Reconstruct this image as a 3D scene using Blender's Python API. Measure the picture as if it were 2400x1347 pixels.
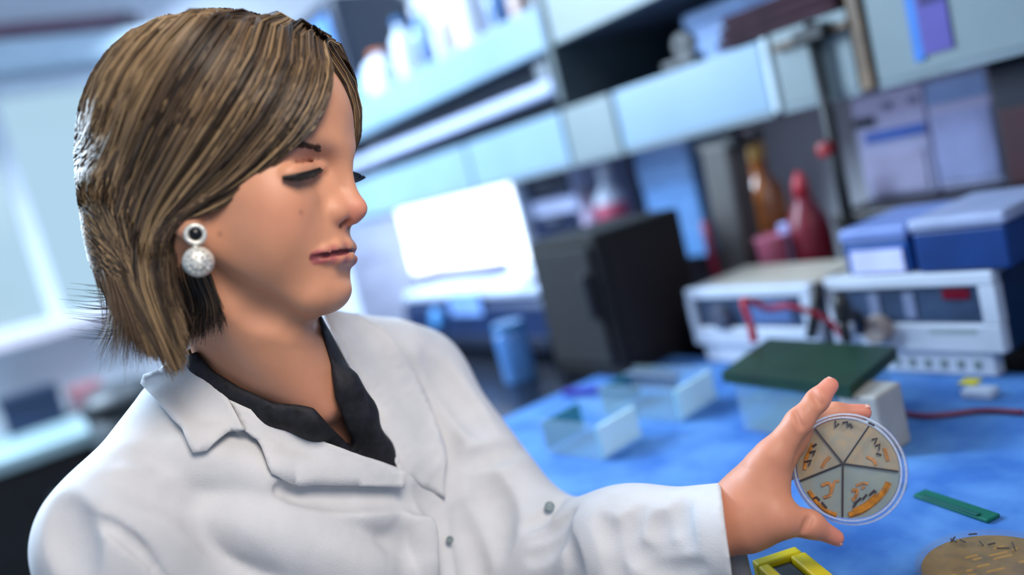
import bpy, bmesh, math, random
import numpy as np
from mathutils import Vector, Matrix
from mathutils.geometry import delaunay_2d_cdt

# ------------------------------------------------------------------ scene / camera / light
for o in list(bpy.data.objects):
    bpy.data.objects.remove(o, do_unlink=True)
scene = bpy.context.scene
COL = scene.collection
rng = np.random.default_rng(7)
random.seed(7)

FPX, CX, CY = 1900.0, 1200.0, 673.5
CAM = np.array([0.0, 0.0, 1.29])
# rows: world X (along the bench), Y (towards the shelf wall), Z (up), seen from the rolled camera
RX = np.array([0.56140298, 0.0332925, 0.8268726])
RY = np.array([0.79072118, 0.27315499, -0.54785615])
RZ = np.array([-0.24410388, 0.96139376, 0.12702494])
ROT = np.array([RX, RY, RZ])
camd = bpy.data.cameras.new('camera')
cam = bpy.data.objects.new('camera', camd)
COL.objects.link(cam)
camd.sensor_fit = 'HORIZONTAL'
camd.sensor_width = 36.0
camd.lens = 36.0 * FPX / 2400.0
camd.clip_start = 0.02
camd.dof.use_dof = True
camd.dof.focus_distance = 0.67
camd.dof.aperture_fstop = 1.4
m4 = np.eye(4); m4[:3, :3] = ROT; m4[:3, 3] = CAM
cam.matrix_world = Matrix(m4.tolist())
scene.camera = cam

vs = scene.view_settings
vs.view_transform = 'Standard'
vs.look = 'None'
vs.gamma = 1.0
vs.use_curve_mapping = False
vs.exposure = 0.0
scene.display_settings.display_device = 'sRGB'

w = bpy.data.worlds.new('sky'); scene.world = w
w.use_nodes = True
bg = w.node_tree.nodes['Background']
bg.inputs[0].default_value = (0.50, 0.70, 0.86, 1)
bg.inputs[1].default_value = 1.05

def area(name, loc, target, sx, sy, power, col):
    l = bpy.data.lights.new(name, 'AREA')
    l.shape = 'RECTANGLE'; l.size = sx; l.size_y = sy
    l.energy = power; l.color = col
    o = bpy.data.objects.new(name, l); COL.objects.link(o)
    o.location = loc
    d = Vector(target) - Vector(loc)
    o.rotation_euler = d.to_track_quat('-Z', 'Y').to_euler()
    return o

# photographer's soft box beside and above the camera, neutral-warm
area('soft_box', (0.25, 0.22, 1.98), (-0.58, 0.26, 1.20), 0.6, 0.6, 3.7, (1.0, 0.91, 0.82)).data.spread = math.radians(80)
# cold lamps added out of frame: by the window, over the bench
area('added_rim_light', (-2.5, -0.5, 2.25), (-1.0, 0.15, 1.1), 0.5, 1.4, 140.0, (0.62, 0.80, 1.0))  # added to rim her hair and shoulder from behind
area('added_far_bench_fill', (-2.5, 0.65, 2.3), (-2.2, 1.2, 1.4), 1.0, 0.3, 32.0, (0.62, 0.80, 1.0))  # added to brighten the far cabinet fronts
area('added_bench_fill', (-1.5, 0.60, 2.55), (-1.2, 0.75, 0.9), 1.2, 0.3, 7.0, (0.45, 0.68, 1.0))  # added cool fill over the worktop
area('added_cabinet_fill', (-1.0, 1.28, 1.283), (-1.0, 1.42, 1.0), 0.9, 0.03, 0.5, (0.75, 0.78, 1.0))  # added weak fill for the dark wall below the low cabinets

# ------------------------------------------------------------------ helpers
def W(u, v, d):
    """point at camera depth d (metres) on the line of sight of reference pixel u, v"""
    return CAM + ROT @ (np.array([(u - CX) / FPX, -(v - CY) / FPX, -1.0]) * d)

def raydir(u, v):
    return ROT @ np.array([(u - CX) / FPX, -(v - CY) / FPX, -1.0])

def onY(u, v, y):
    r = raydir(u, v); return CAM + r * (y / r[1])

def onX(u, v, x):
    r = raydir(u, v); return CAM + r * (x / r[0])

def onZ(u, v, z):
    r = raydir(u, v); return CAM + r * ((z - CAM[2]) / r[2])

def nrm(v): v = np.asarray(v, float); return v / np.linalg.norm(v)

MATS = {}
def lin(c):
    return tuple(((x / 12.92) if x <= 0.04045 else ((x + 0.055) / 1.055) ** 2.4) for x in [k / 255.0 for k in c])

def mat(name, rgb, rough=0.5, metal=0.0, var=0.08, scale=18.0, bump=0.0, bscale=200.0, trans=0.0, ior=1.45,
        emit=None, estr=0.0, alpha=1.0, sss=0.0, coat=0.0, rgb2=None, detail=3.0, lo=0.35, hi=0.65):
    """procedural material: sRGB colour modulated by object-space noise"""
    if name in MATS: return MATS[name]
    m = bpy.data.materials.new(name); m.use_nodes = True
    nt = m.node_tree; b = nt.nodes['Principled BSDF']
    c1 = lin(rgb)
    if rgb2 is None:
        c2 = tuple(max(0.0, x * (1 - 2.2 * var)) for x in c1)
    else:
        c2 = lin(rgb2)
    tc = nt.nodes.new('ShaderNodeTexCoord')
    nz = nt.nodes.new('ShaderNodeTexNoise'); nz.inputs['Scale'].default_value = scale; nz.inputs['Detail'].default_value = detail
    rp = nt.nodes.new('ShaderNodeValToRGB')
    rp.color_ramp.elements[0].position = lo; rp.color_ramp.elements[1].position = hi
    rp.color_ramp.elements[0].color = (*c2, 1); rp.color_ramp.elements[1].color = (*c1, 1)
    nt.links.new(tc.outputs['Object'], nz.inputs['Vector'])
    nt.links.new(nz.outputs['Fac'], rp.inputs['Fac'])
    nt.links.new(rp.outputs['Color'], b.inputs['Base Color'])
    b.inputs['Roughness'].default_value = rough
    b.inputs['Metallic'].default_value = metal
    b.inputs['Transmission Weight'].default_value = trans
    b.inputs['IOR'].default_value = ior
    b.inputs['Alpha'].default_value = alpha
    b.inputs['Coat Weight'].default_value = coat
    if sss > 0:
        b.inputs['Subsurface Weight'].default_value = sss
        b.inputs['Subsurface Radius'].default_value = (0.012, 0.004, 0.002)
        b.inputs['Subsurface Scale'].default_value = 0.5
    if emit is not None:
        b.inputs['Emission Color'].default_value = (*lin(emit), 1)
        b.inputs['Emission Strength'].default_value = estr
    if bump > 0:
        n2 = nt.nodes.new('ShaderNodeTexNoise'); n2.inputs['Scale'].default_value = bscale; n2.inputs['Detail'].default_value = 4
        bp = nt.nodes.new('ShaderNodeBump'); bp.inputs['Strength'].default_value = bump; bp.inputs['Distance'].default_value = 0.002
        nt.links.new(tc.outputs['Object'], n2.inputs['Vector'])
        nt.links.new(n2.outputs['Fac'], bp.inputs['Height'])
        nt.links.new(bp.outputs['Normal'], b.inputs['Normal'])
    MATS[name] = m
    return m

def vmat(name, rough=0.5, sss=0.0, spec=0.5, bump=0.0, bscale=300.0, aniso=0.0, mult=None, sheen=0.0):
    """procedural material reading the colour attribute 'Col' (pigment) times fine noise"""
    if name in MATS: return MATS[name]
    m = bpy.data.materials.new(name); m.use_nodes = True
    nt = m.node_tree; b = nt.nodes['Principled BSDF']
    at = nt.nodes.new('ShaderNodeAttribute'); at.attribute_name = 'Col'
    tc = nt.nodes.new('ShaderNodeTexCoord')
    nz = nt.nodes.new('ShaderNodeTexNoise'); nz.inputs['Scale'].default_value = 60.0; nz.inputs['Detail'].default_value = 4
    mr = nt.nodes.new('ShaderNodeMapRange'); mr.inputs['To Min'].default_value = 0.90; mr.inputs['To Max'].default_value = 1.08
    mx = nt.nodes.new('ShaderNodeVectorMath'); mx.operation = 'SCALE'
    nt.links.new(tc.outputs['Object'], nz.inputs['Vector'])
    nt.links.new(nz.outputs['Fac'], mr.inputs['Value'])
    nt.links.new(at.outputs['Color'], mx.inputs[0]); nt.links.new(mr.outputs['Result'], mx.inputs['Scale'])
    nt.links.new(mx.outputs['Vector'], b.inputs['Base Color'])
    b.inputs['Roughness'].default_value = rough
    b.inputs['Specular IOR Level'].default_value = spec
    if sss > 0:
        b.inputs['Subsurface Weight'].default_value = sss
        b.inputs['Subsurface Radius'].default_value = (0.010, 0.0035, 0.002)
        b.inputs['Subsurface Scale'].default_value = 0.5
    if bump > 0:
        n2 = nt.nodes.new('ShaderNodeTexNoise'); n2.inputs['Scale'].default_value = bscale
        bp = nt.nodes.new('ShaderNodeBump'); bp.inputs['Strength'].default_value = bump; bp.inputs['Distance'].default_value = 0.001
        nt.links.new(tc.outputs['Object'], n2.inputs['Vector'])
        nt.links.new(n2.outputs['Fac'], bp.inputs['Height']); nt.links.new(bp.outputs['Normal'], b.inputs['Normal'])
    MATS[name] = m
    return m

def link(o, parent=None):
    COL.objects.link(o)
    if parent is not None:
        o.parent = parent
        o.matrix_parent_inverse = Matrix.Identity(4)
    return o

def wpos(o):
    v = Vector((0, 0, 0))
    while o is not None:
        v += o.location; o = o.parent
    return v

def tag(o, label=None, cat=None, group=None, kind=None):
    if label: o['label'] = label
    if cat: o['category'] = cat
    if group: o['group'] = group
    if kind: o['kind'] = kind
    return o

def empty(name, loc, label=None, cat=None, group=None, rz=0.0):
    o = bpy.data.objects.new(name, None); COL.objects.link(o)
    o.empty_display_size = 0.05
    o.location = loc; o.rotation_euler = (0, 0, rz)
    tag(o, label, cat, group)
    return o

def from_arrays(name, V, F, m, parent=None, smooth=False, origin=None):
    """mesh object from world-space (or parent-space) vertices"""
    me = bpy.data.meshes.new(name)
    V = np.asarray(V, dtype=float)
    if origin is not None: V = V - np.asarray(origin)
    me.from_pydata(V.tolist(), [], [list(map(int, f)) for f in F])
    me.validate(); me.update()
    if smooth:
        me.polygons.foreach_set('use_smooth', [True] * len(me.polygons))
    if m is not None: me.materials.append(m)
    o = bpy.data.objects.new(name, me)
    link(o, parent)
    if origin is not None: o.location = origin
    return o

class MB:
    """collects shapes of one part, then links them as one mesh object"""
    def __init__(s): s.bm = bmesh.new()
    def box(s, lo, hi, bev=0.0, rot=None):
        lo = Vector(lo); hi = Vector(hi)
        c = (lo + hi) / 2; d = hi - lo
        g = bmesh.ops.create_cube(s.bm, size=1.0)
        vs_ = g['verts']
        for v in vs_:
            v.co = Vector((v.co.x * d.x, v.co.y * d.y, v.co.z * d.z))
        if bev > 0:
            ed = list({e for v in vs_ for e in v.link_edges})
            r = bmesh.ops.bevel(s.bm, geom=ed, offset=bev, segments=2, affect='EDGES', profile=0.5)
            vs_ = list({v for f in r['faces'] for v in f.verts} | set(v for v in vs_ if v.is_valid))
            vs_ = [v for v in vs_ if v.is_valid]
        M = Matrix.Translation(c) @ (rot.to_4x4() if rot is not None else Matrix.Identity(4))
        for v in vs_: v.co = M @ v.co
        return s
    def lathe(s, prof, n=24, center=(0, 0, 0), axis=None):
        """prof: (radius, height) list; open ends closed when radius is 0"""
        R = Matrix.Identity(3)
        if axis is not None: R = Vector((0, 0, 1)).rotation_difference(Vector(axis)).to_matrix()
        c = Vector(center); rings = []
        for r, z in prof:
            if r < 1e-6: rings.append([s.bm.verts.new(c + R @ Vector((0, 0, z)))])
            else: rings.append([s.bm.verts.new(c + R @ Vector((r * math.cos(2 * math.pi * i / n), r * math.sin(2 * math.pi * i / n), z))) for i in range(n)])
        for a, b in zip(rings[:-1], rings[1:]):
            for i in range(n):
                j = (i + 1) % n
                if len(a) == 1 and len(b) == 1: continue
                if len(a) == 1: s.bm.faces.new((a[0], b[j], b[i])) if False else s.bm.faces.new((a[0], b[i], b[j]))
                elif len(b) == 1: s.bm.faces.new((a[j], a[i], b[0]))
                else: s.bm.faces.new((a[i], a[j], b[j], b[i]))
        return s
    def tube(s, pts, r, n=8):
        pts = [Vector(p) for p in pts]
        rr = r if hasattr(r, '__len__') else [r] * len(pts)
        rings = []; up = Vector((0.3, 0.2, 0.93)).normalized()
        for i, p in enumerate(pts):
            t = (pts[min(i + 1, len(pts) - 1)] - pts[max(i - 1, 0)]).normalized()
            a = t.cross(up)
            if a.length < 1e-4: a = t.cross(Vector((1, 0, 0)))
            a.normalize(); b = t.cross(a)
            rings.append([s.bm.verts.new(p + (a * math.cos(2 * math.pi * k / n) + b * math.sin(2 * math.pi * k / n)) * rr[i]) for k in range(n)])
        for a, b in zip(rings[:-1], rings[1:]):
            for k in range(n):
                j = (k + 1) % n
                s.bm.faces.new((a[k], a[j], b[j], b[k]))
        s.bm.faces.new(rings[0][::-1]); s.bm.faces.new(rings[-1])
        return s
    def prism(s, poly, z0, z1):
        """poly: 2-D outline, extruded from z0 to z1"""
        a = [s.bm.verts.new((x, y, z0)) for x, y in poly]; b = [s.bm.verts.new((x, y, z1)) for x, y in poly]
        n = len(poly)
        s.bm.faces.new(a[::-1]); s.bm.faces.new(b)
        for i in range(n):
            j = (i + 1) % n; s.bm.faces.new((a[i], a[j], b[j], b[i]))
        return s
    def xform(s, M):
        for v in s.bm.verts: v.co = M @ v.co
        return s
    def build(s, name, m, parent=None, origin=None, smooth=False):
        bmesh.ops.recalc_face_normals(s.bm, faces=s.bm.faces)
        if origin is not None:
            for v in s.bm.verts: v.co -= Vector(origin)
        me = bpy.data.meshes.new(name); s.bm.to_mesh(me); s.bm.free()
        if smooth: me.polygons.foreach_set('use_smooth', [True] * len(me.polygons))
        me.materials.append(m)
        o = bpy.data.objects.new(name, me); link(o, parent)
        if origin is not None: o.location = origin
        return o

def rel(root, p):
    return tuple(np.asarray(p) - np.asarray(root.location))

def bezier_pts(P, n=10):
    """Catmull-Rom through P"""
    P = [np.asarray(p, float) for p in P]
    P = [2 * P[0] - P[1]] + P + [2 * P[-1] - P[-2]]
    out = []
    for i in range(1, len(P) - 2):
        for k in range(n):
            t = k / n
            a, b, c, d = P[i - 1], P[i], P[i + 1], P[i + 2]
            out.append(0.5 * ((2 * b) + (c - a) * t + (2 * a - 5 * b + 4 * c - d) * t * t + (3 * b - a - 3 * c + d) * t ** 3))
    out.append(P[-2])
    return out
# ------------------------------------------------------------------ implicit-surface sculpting (for the figure)
class Field:
    def __init__(s, lo, hi, h):
        s.lo = np.asarray(lo, float); s.h = h
        s.n = np.ceil((np.asarray(hi, float) - s.lo) / h).astype(int) + 1
        s.F = np.full(tuple(s.n), 0.05, np.float32)
        s.ax = [(s.lo[i] + h * np.arange(s.n[i])).astype(np.float32) for i in range(3)]
    def window(s, lo, hi):
        sl = []
        for i in range(3):
            a = int(np.clip(math.floor((lo[i] - s.lo[i]) / s.h), 0, s.n[i])); b = int(np.clip(math.ceil((hi[i] - s.lo[i]) / s.h) + 1, 0, s.n[i]))
            if b <= a: return None
            sl.append(slice(a, b))
        return tuple(sl)
    def op(s, fn, lo, hi, k, mode):
        m = max(k, 0.004) + 3 * s.h
        sl = s.window(np.asarray(lo) - m, np.asarray(hi) + m)
        if sl is None: return s
        x = s.ax[0][sl[0]][:, None, None]; y = s.ax[1][sl[1]][None, :, None]; z = s.ax[2][sl[2]][None, None, :]
        d = fn(x, y, z).astype(np.float32); A = s.F[sl]
        if mode == 'u':
            hh = np.maximum(k - np.abs(A - d), 0) / k
            s.F[sl] = np.minimum(A, d) - hh * hh * k * 0.25
        else:
            d = -d
            hh = np.maximum(k - np.abs(A - d), 0) / k
            s.F[sl] = np.maximum(A, d) + hh * hh * k * 0.25
        return s
    def cone(s, a, b, ra, rb, k=0.01, mode='u'):
        a = np.asarray(a, np.float32); b = np.asarray(b, np.float32); ab = b - a; L = float(ab @ ab) + 1e-12
        def fn(x, y, z):
            t = np.clip(((x - a[0]) * ab[0] + (y - a[1]) * ab[1] + (z - a[2]) * ab[2]) / L, 0, 1)
            return np.sqrt((x - a[0] - t * ab[0]) ** 2 + (y - a[1] - t * ab[1]) ** 2 + (z - a[2] - t * ab[2]) ** 2) - (ra + (rb - ra) * t)
        r = max(ra, rb)
        return s.op(fn, np.minimum(a, b) - r, np.maximum(a, b) + r, k, mode)
    def chain(s, P, R, k=0.01, mode='u'):
        for i in range(len(P) - 1): s.cone(P[i], P[i + 1], R[i], R[i + 1], k, mode)
        return s
    def ell(s, c, r, k=0.01, mode='u', B=None):
        """ellipsoid; B rows = its axes"""
        c = np.asarray(c, np.float32); r = np.asarray(r, np.float32)
        B = np.eye(3, dtype=np.float32) if B is None else np.asarray(B, np.float32)
        def fn(x, y, z):
            dx, dy, dz = x - c[0], y - c[1], z - c[2]
            q = [(B[i][0] * dx + B[i][1] * dy + B[i][2] * dz) for i in range(3)]
            k0 = np.sqrt((q[0] / r[0]) ** 2 + (q[1] / r[1]) ** 2 + (q[2] / r[2]) ** 2)
            k1 = np.sqrt((q[0] / r[0] ** 2) ** 2 + (q[1] / r[1] ** 2) ** 2 + (q[2] / r[2] ** 2) ** 2) + 1e-9
            return k0 * (k0 - 1.0) / k1
        e = np.abs(B.T) @ r
        return s.op(fn, c - e, c + e, k, mode)
    def sample(s, P):
        q = (np.asarray(P) - s.lo) / s.h
        i = np.floor(q).astype(int)
        ok = np.all((i >= 0) & (i < s.n - 1), axis=-1)
        i = np.clip(i, 0, s.n - 2); t = q - i
        out = 0
        for dx in (0, 1):
            for dy in (0, 1):
                for dz in (0, 1):
                    wgt = (t[..., 0] if dx else 1 - t[..., 0]) * (t[..., 1] if dy else 1 - t[..., 1]) * (t[..., 2] if dz else 1 - t[..., 2])
                    out = out + wgt * s.F[i[..., 0] + dx, i[..., 1] + dy, i[..., 2] + dz]
        return np.where(ok, out, 0.05)
    def normal(s, P):
        e = s.h
        g = np.stack([s.sample(P + np.eye(3)[i] * e) - s.sample(P - np.eye(3)[i] * e) for i in range(3)], -1)
        return g / (np.linalg.norm(g, axis=-1, keepdims=True) + 1e-9)
    def hit(s, O, D, t0, t1, step=0.0015):
        """first surface crossing along rays O + t D"""
        t = np.full(len(D), t0); done = np.zeros(len(D), bool); res = np.full(len(D), np.nan)
        while t[0] < t1:
            f = s.sample(O + D * t[:, None])
            new = (~done) & (f < 0)
            res[new] = t[new]; done |= new
            t = t + step
            if done.all(): break
        return res
    def mesh(s):
        """naive surface nets"""
        F = s.F; nx, ny, nz = F.shape
        I = F < 0
        c = np.zeros((nx - 1, ny - 1, nz - 1), np.int8)
        for dx in (0, 1):
            for dy in (0, 1):
                for dz in (0, 1): c += I[dx:nx - 1 + dx, dy:ny - 1 + dy, dz:nz - 1 + dz]
        act = (c > 0) & (c < 8)
        idx = np.argwhere(act)
        vid = np.full(act.shape, -1, np.int64); vid[act] = np.arange(len(idx))
        acc = np.zeros((len(idx), 3)); cnt = np.zeros(len(idx))
        cor = [(a, b, d) for a in (0, 1) for b in (0, 1) for d in (0, 1)]
        for p in cor:
            for ax in range(3):
                if p[ax]: continue
                q = list(p); q[ax] = 1
                fa = F[idx[:, 0] + p[0], idx[:, 1] + p[1], idx[:, 2] + p[2]]; fb = F[idx[:, 0] + q[0], idx[:, 1] + q[1], idx[:, 2] + q[2]]
                m = (fa < 0) != (fb < 0)
                t = np.where(m, fa / np.where(m, fa - fb, 1), 0)
                pos = np.array(p, float)[None, :].repeat(len(idx), 0); pos[:, ax] = t
                acc[m] += pos[m]; cnt[m] += 1
        V = s.lo + s.h * (idx + acc / cnt[:, None])
        quads = []
        for ax in range(3):
            sl0 = [slice(1, -1)] * 3; sl0[ax] = slice(0, -1)
            sl1 = [slice(1, -1)] * 3; sl1[ax] = slice(1, None)
            A = I[tuple(sl0)]; B = I[tuple(sl1)]
            e = np.argwhere(A != B); off = np.ones(3, int); off[ax] = 0
            g = e + off
            sgn = A[e[:, 0], e[:, 1], e[:, 2]]
            u, v = (ax + 1) % 3, (ax + 2) % 3
            def cell(du, dv):
                q = g.copy(); q[:, u] -= du; q[:, v] -= dv
                return vid[q[:, 0], q[:, 1], q[:, 2]]
            Q = np.stack([cell(1, 1), cell(0, 1), cell(0, 0), cell(1, 0)], 1)
            Q[~sgn] = Q[~sgn][:, ::-1]
            quads.append(Q)
        return V, np.concatenate(quads)

def quad_mesh(name, V, Q, m, parent=None, col=None, smooth=True):
    """fast mesh from numpy quads, optional linear colour per vertex"""
    me = bpy.data.meshes.new(name)
    n = len(V); k = Q.shape[1]
    me.vertices.add(n); me.vertices.foreach_set('co', np.asarray(V, np.float32).ravel())
    me.loops.add(Q.size); me.loops.foreach_set('vertex_index', Q.astype(np.int32).ravel())
    me.polygons.add(len(Q)); me.polygons.foreach_set('loop_start', np.arange(0, Q.size, k, dtype=np.int32))
    me.update(calc_edges=True)
    me.validate()
    if smooth: me.polygons.foreach_set('use_smooth', np.ones(len(me.polygons), bool))
    if col is not None:
        a = me.color_attributes.new('Col', 'FLOAT_COLOR', 'POINT')
        c4 = np.ones((n, 4), np.float32); c4[:, :3] = col
        a.data.foreach_set('color', c4.ravel())
    me.materials.append(m)
    o = bpy.data.objects.new(name, me); link(o, parent)
    return o

def poly_sd(U, V, poly):
    """signed distance (px) of points to polygon, negative inside"""
    P = np.asarray(poly, np.float32); n = len(P)
    d = np.full(U.shape, 1e9, np.float32); inside = np.zeros(U.shape, bool)
    for i in range(n):
        a = P[i]; b = P[(i + 1) % n]; e = b - a
        t = np.clip(((U - a[0]) * e[0] + (V - a[1]) * e[1]) / (e @ e), 0, 1)
        d = np.minimum(d, (U - a[0] - t * e[0]) ** 2 + (V - a[1] - t * e[1]) ** 2)
        c = ((a[1] > V) != (b[1] > V))
        xi = a[0] + (V - a[1]) * e[0] / (e[1] if abs(e[1]) > 1e-6 else 1e-6)
        inside ^= c & (U < xi)
    d = np.sqrt(d)
    return np.where(inside, -d, d)
# ------------------------------------------------------------------ the room
def structure(o): o['kind'] = 'structure'; return o
BZ = 0.90                                               # bench height
wall_m = mat('painted_wall', (205, 208, 216), 0.8, var=0.03, scale=3, bump=0.05, bscale=60)
floor_m = mat('grey_vinyl_floor', (96, 100, 104), 0.45, var=0.12, scale=40)
ceil_m = mat('ceiling_tile', (214, 216, 218), 0.9, var=0.03, scale=30)
white_m = mat('white_frame_paint', (226, 230, 236), 0.45, var=0.03)
structure(MB().box((-3.3, -2.1, -0.1), (1.7, 1.7, 0.0)).build('floor', floor_m))
structure(MB().box((-3.3, -2.1, 2.7), (1.7, 1.7, 2.8)).build('ceiling', ceil_m))
structure(MB().box((-3.3, 1.6, 0.0), (1.7, 1.7, 2.7)).build('wall_back', wall_m))
structure(MB().box((1.6, -2.1, 0.0), (1.7, 1.6, 2.7)).build('wall_right', wall_m))
structure(MB().box((-3.3, -2.1, 0.0), (1.6, -2.0, 2.7)).build('wall_front', wall_m))
WY0, WY1, WZ0, WZ1 = -1.55, 1.12, 1.19, 2.03
structure(MB().box((-3.3, -2.0, 0), (-3.2, 1.6, WZ0)).box((-3.3, -2.0, WZ1), (-3.2, 1.6, 2.7)).box((-3.3, -2.0, WZ0), (-3.2, WY0, WZ1)).box((-3.3, WY1, WZ0), (-3.2, 1.6, WZ1)).build('wall_left', wall_m))
# window with frame, mullions and panes
win = empty('window_1', (-3.25, (WY0 + WY1) / 2, WZ0)); win['kind'] = 'structure'
def wpart(name, lo, hi, m, bev=0.004): return MB().box(rel(win, lo), rel(win, hi), bev).build(name, m, win)
wpart('frame_rail', (-3.29, WY0, WZ1 - 0.045), (-3.18, WY1, WZ1), white_m)
wpart('frame_rail', (-3.29, WY0, WZ0), (-3.18, WY1, WZ0 + 0.035), white_m)
MY = [WY0 + 0.02, -0.62, 0.27, WY1 - 0.02]
for y in MY: wpart('mullion', (-3.28, y - 0.024, WZ0 + 0.035), (-3.19, y + 0.024, WZ1 - 0.045), white_m)
def pane_material():
    m = bpy.data.materials.new('window_pane_film'); m.use_nodes = True
    nt = m.node_tree; nt.nodes.clear()
    o = nt.nodes.new('ShaderNodeOutputMaterial'); t = nt.nodes.new('ShaderNodeBsdfTransparent'); t.inputs[0].default_value = (0.93, 0.97, 0.98, 1)
    g = nt.nodes.new('ShaderNodeBsdfGlossy'); g.inputs['Roughness'].default_value = 0.05
    lw = nt.nodes.new('ShaderNodeLayerWeight'); pw = nt.nodes.new('ShaderNodeMath'); pw.operation = 'POWER'; pw.inputs[1].default_value = 4.0; nt.links.new(lw.outputs['Facing'], pw.inputs[0]); fr = nt.nodes.new('ShaderNodeMapRange'); fr.inputs['To Min'].default_value = 0.03; fr.inputs['To Max'].default_value = 0.7; nt.links.new(pw.outputs[0], fr.inputs['Value']); mx = nt.nodes.new('ShaderNodeMixShader')
    nt.links.new(fr.outputs[0], mx.inputs[0]); nt.links.new(t.outputs[0], mx.inputs[1]); nt.links.new(g.outputs[0], mx.inputs[2]); nt.links.new(mx.outputs[0], o.inputs[0])
    return m
pane_m = pane_material()
for a, b in zip(MY[:-1], MY[1:]): wpart('pane', (-3.245, a + 0.024, WZ0 + 0.035), (-3.240, b - 0.024, WZ1 - 0.045), pane_m, 0)
MB().box((-3.2, WY0 - 0.05, WZ0 - 0.03), (-3.10, WY1 + 0.05, WZ0 - 0.003), 0.004).build('trim_1', mat('sill_paint', (214, 200, 206), 0.5), None)['kind'] = 'structure'

cas = tag(MB().box((-3.198, WY0 - 0.02, WZ1 + 0.015), (-3.08, 0.95, WZ1 + 0.105), 0.012).build('blind_cassette', mat('cassette_plastic', (196, 214, 226), 0.4, var=0.04)), 'pale roller blind cassette along the top of the window', 'blind')
pipe = empty('wall_pipe', (-3.15, -0.5, WZ1 + 0.148), 'dull maroon pipe running above the window blind', 'pipe')
MB().tube([rel(pipe, (-3.15, -1.9, WZ1 + 0.148)), rel(pipe, (-3.15, 0.80, WZ1 + 0.148))], 0.026, 16).build('tube', mat('maroon_paint', (128, 96, 112), 0.45), pipe, smooth=True)
for y in (-1.5, -0.3, 0.76): MB().box(rel(pipe, (-3.199, y - 0.012, WZ1 + 0.118)), rel(pipe, (-3.12, y + 0.012, WZ1 + 0.178)), 0.004).build('bracket', mat('steel_grey', (120, 126, 134), 0.4, metal=0.6), pipe)

# bench under the window
wtop_m = mat('pale_laminate', (150, 172, 176), 0.35, var=0.06, scale=8)
dark_m = mat('black_cabinet', (26, 27, 32), 0.5, var=0.2)
wb = empty('window_bench', (-2.9, -0.65, 0.0), 'pale-topped bench with black fronts under the window', 'bench')
MB().box(rel(wb, (-3.195, -1.95, 0.86)), rel(wb, (-2.60, 0.39, BZ)), 0.006).build('worktop', wtop_m, wb)
MB().box(rel(wb, (-3.195, -1.95, 0.0)), rel(wb, (-2.66, 0.39, 0.86)), 0.003).build('carcass', dark_m, wb)
for k in range(4):
    y0 = -1.93 + 0.58 * k
    d_ = MB().box(rel(wb, (-2.66, y0 + 0.005, 0.12)), rel(wb, (-2.642, y0 + 0.570, 0.845)), 0.003).build('door', dark_m, wb)
    MB().box(rel(wb, (-2.642, y0 + 0.25, 0.74)), rel(wb, (-2.625, y0 + 0.36, 0.755)), 0.002).build('handle', mat('steel_grey', (120, 126, 134)), d_)
def small_case(name, lo, hi, m, lm, label, cat, lid=0.25):
    c = ((lo[0] + hi[0]) / 2, (lo[1] + hi[1]) / 2, lo[2]); e = empty(name, c, label, cat)
    zs = hi[2] - (hi[2] - lo[2]) * lid
    MB().box(rel(e, lo), rel(e, (hi[0], hi[1], zs)), 0.004).build('body', m, e)
    MB().box(rel(e, (lo[0] - 0.003, lo[1] - 0.003, zs + 0.0005)), rel(e, (hi[0] + 0.003, hi[1] + 0.003, hi[2])), 0.005).build('lid', lm, e)
    return e
navy_m = mat('navy_plastic', (18, 40, 70), 0.4, var=0.15)
small_case('storage_box', (-3.14, 0.02, BZ), (-3.00, 0.185, BZ + 0.115), navy_m, navy_m, 'navy storage box on the bench under the window', 'box')
small_case('tip_box', (-3.13, 0.215, BZ), (-3.02, 0.31, BZ + 0.085), mat('dull_pink', (160, 108, 118), 0.5), mat('dull_rose', (172, 112, 118), 0.5), 'dull pink tip box beside the navy box under the window', 'box', 0.4)
bn = empty('waste_bin', (-2.46, onX(285, 930, -2.46)[1], 0.0), 'dark grey bin standing in the corner behind her shoulder', 'bin')
MB().lathe([(0, 0), (0.085, 0), (0.10, 0.86), (0.10, 0.96), (0.092, 0.96), (0.09, 0.9), (0, 0.02)], 24).build('bin_body', mat('bin_grey', (58, 64, 68), 0.5), bn, smooth=True)
MB().lathe([(0.094, 0.955), (0.108, 0.955), (0.108, 0.985), (0.06, 1.02), (0, 1.025)], 24).build('lid', mat('bin_lid', (44, 48, 52), 0.45), bn, smooth=True)

# main bench
BY0 = 0.475
epoxy_m = mat('black_epoxy_worktop', (22, 26, 36), 0.25, var=0.2, scale=30)
mb_ = empty('lab_bench', (-0.9, 1.02, 0.0), 'long black lab bench along the shelf wall', 'bench')
MB().box(rel(mb_, (-3.195, BY0, 0.86)), rel(mb_, (1.2, 1.595, BZ)), 0.006).build('worktop', epoxy_m, mb_)
MB().box(rel(mb_, (-3.195, 0.86, 0.0)), rel(mb_, (1.2, 1.595, 0.86)), 0.003).build('carcass', mat('bench_grey', (120, 128, 140), 0.5), mb_)
for k in range(6):
    x0 = -2.55 + 0.62 * k
    d_ = MB().box(rel(mb_, (x0 + 0.004, 0.842, 0.12)), rel(mb_, (x0 + 0.612, 0.86, 0.84)), 0.003).build('door', mat('bench_door', (150, 160, 172), 0.5), mb_)
    MB().box(rel(mb_, (x0 + 0.25, 0.826, 0.76)), rel(mb_, (x0 + 0.36, 0.842, 0.775)), 0.002).build('handle', mat('steel_grey', (120, 126, 134)), d_)
pad_m = mat('blue_bench_pad', (76, 126, 186), 0.85, var=0.1, scale=16, bump=0.35, bscale=90, rgb2=(42, 94, 164), detail=6)
pd = MB(); pd.box((-1.16, BY0 + 0.005, BZ + 0.0005), (0.55, 1.03, BZ + 0.003))
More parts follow.
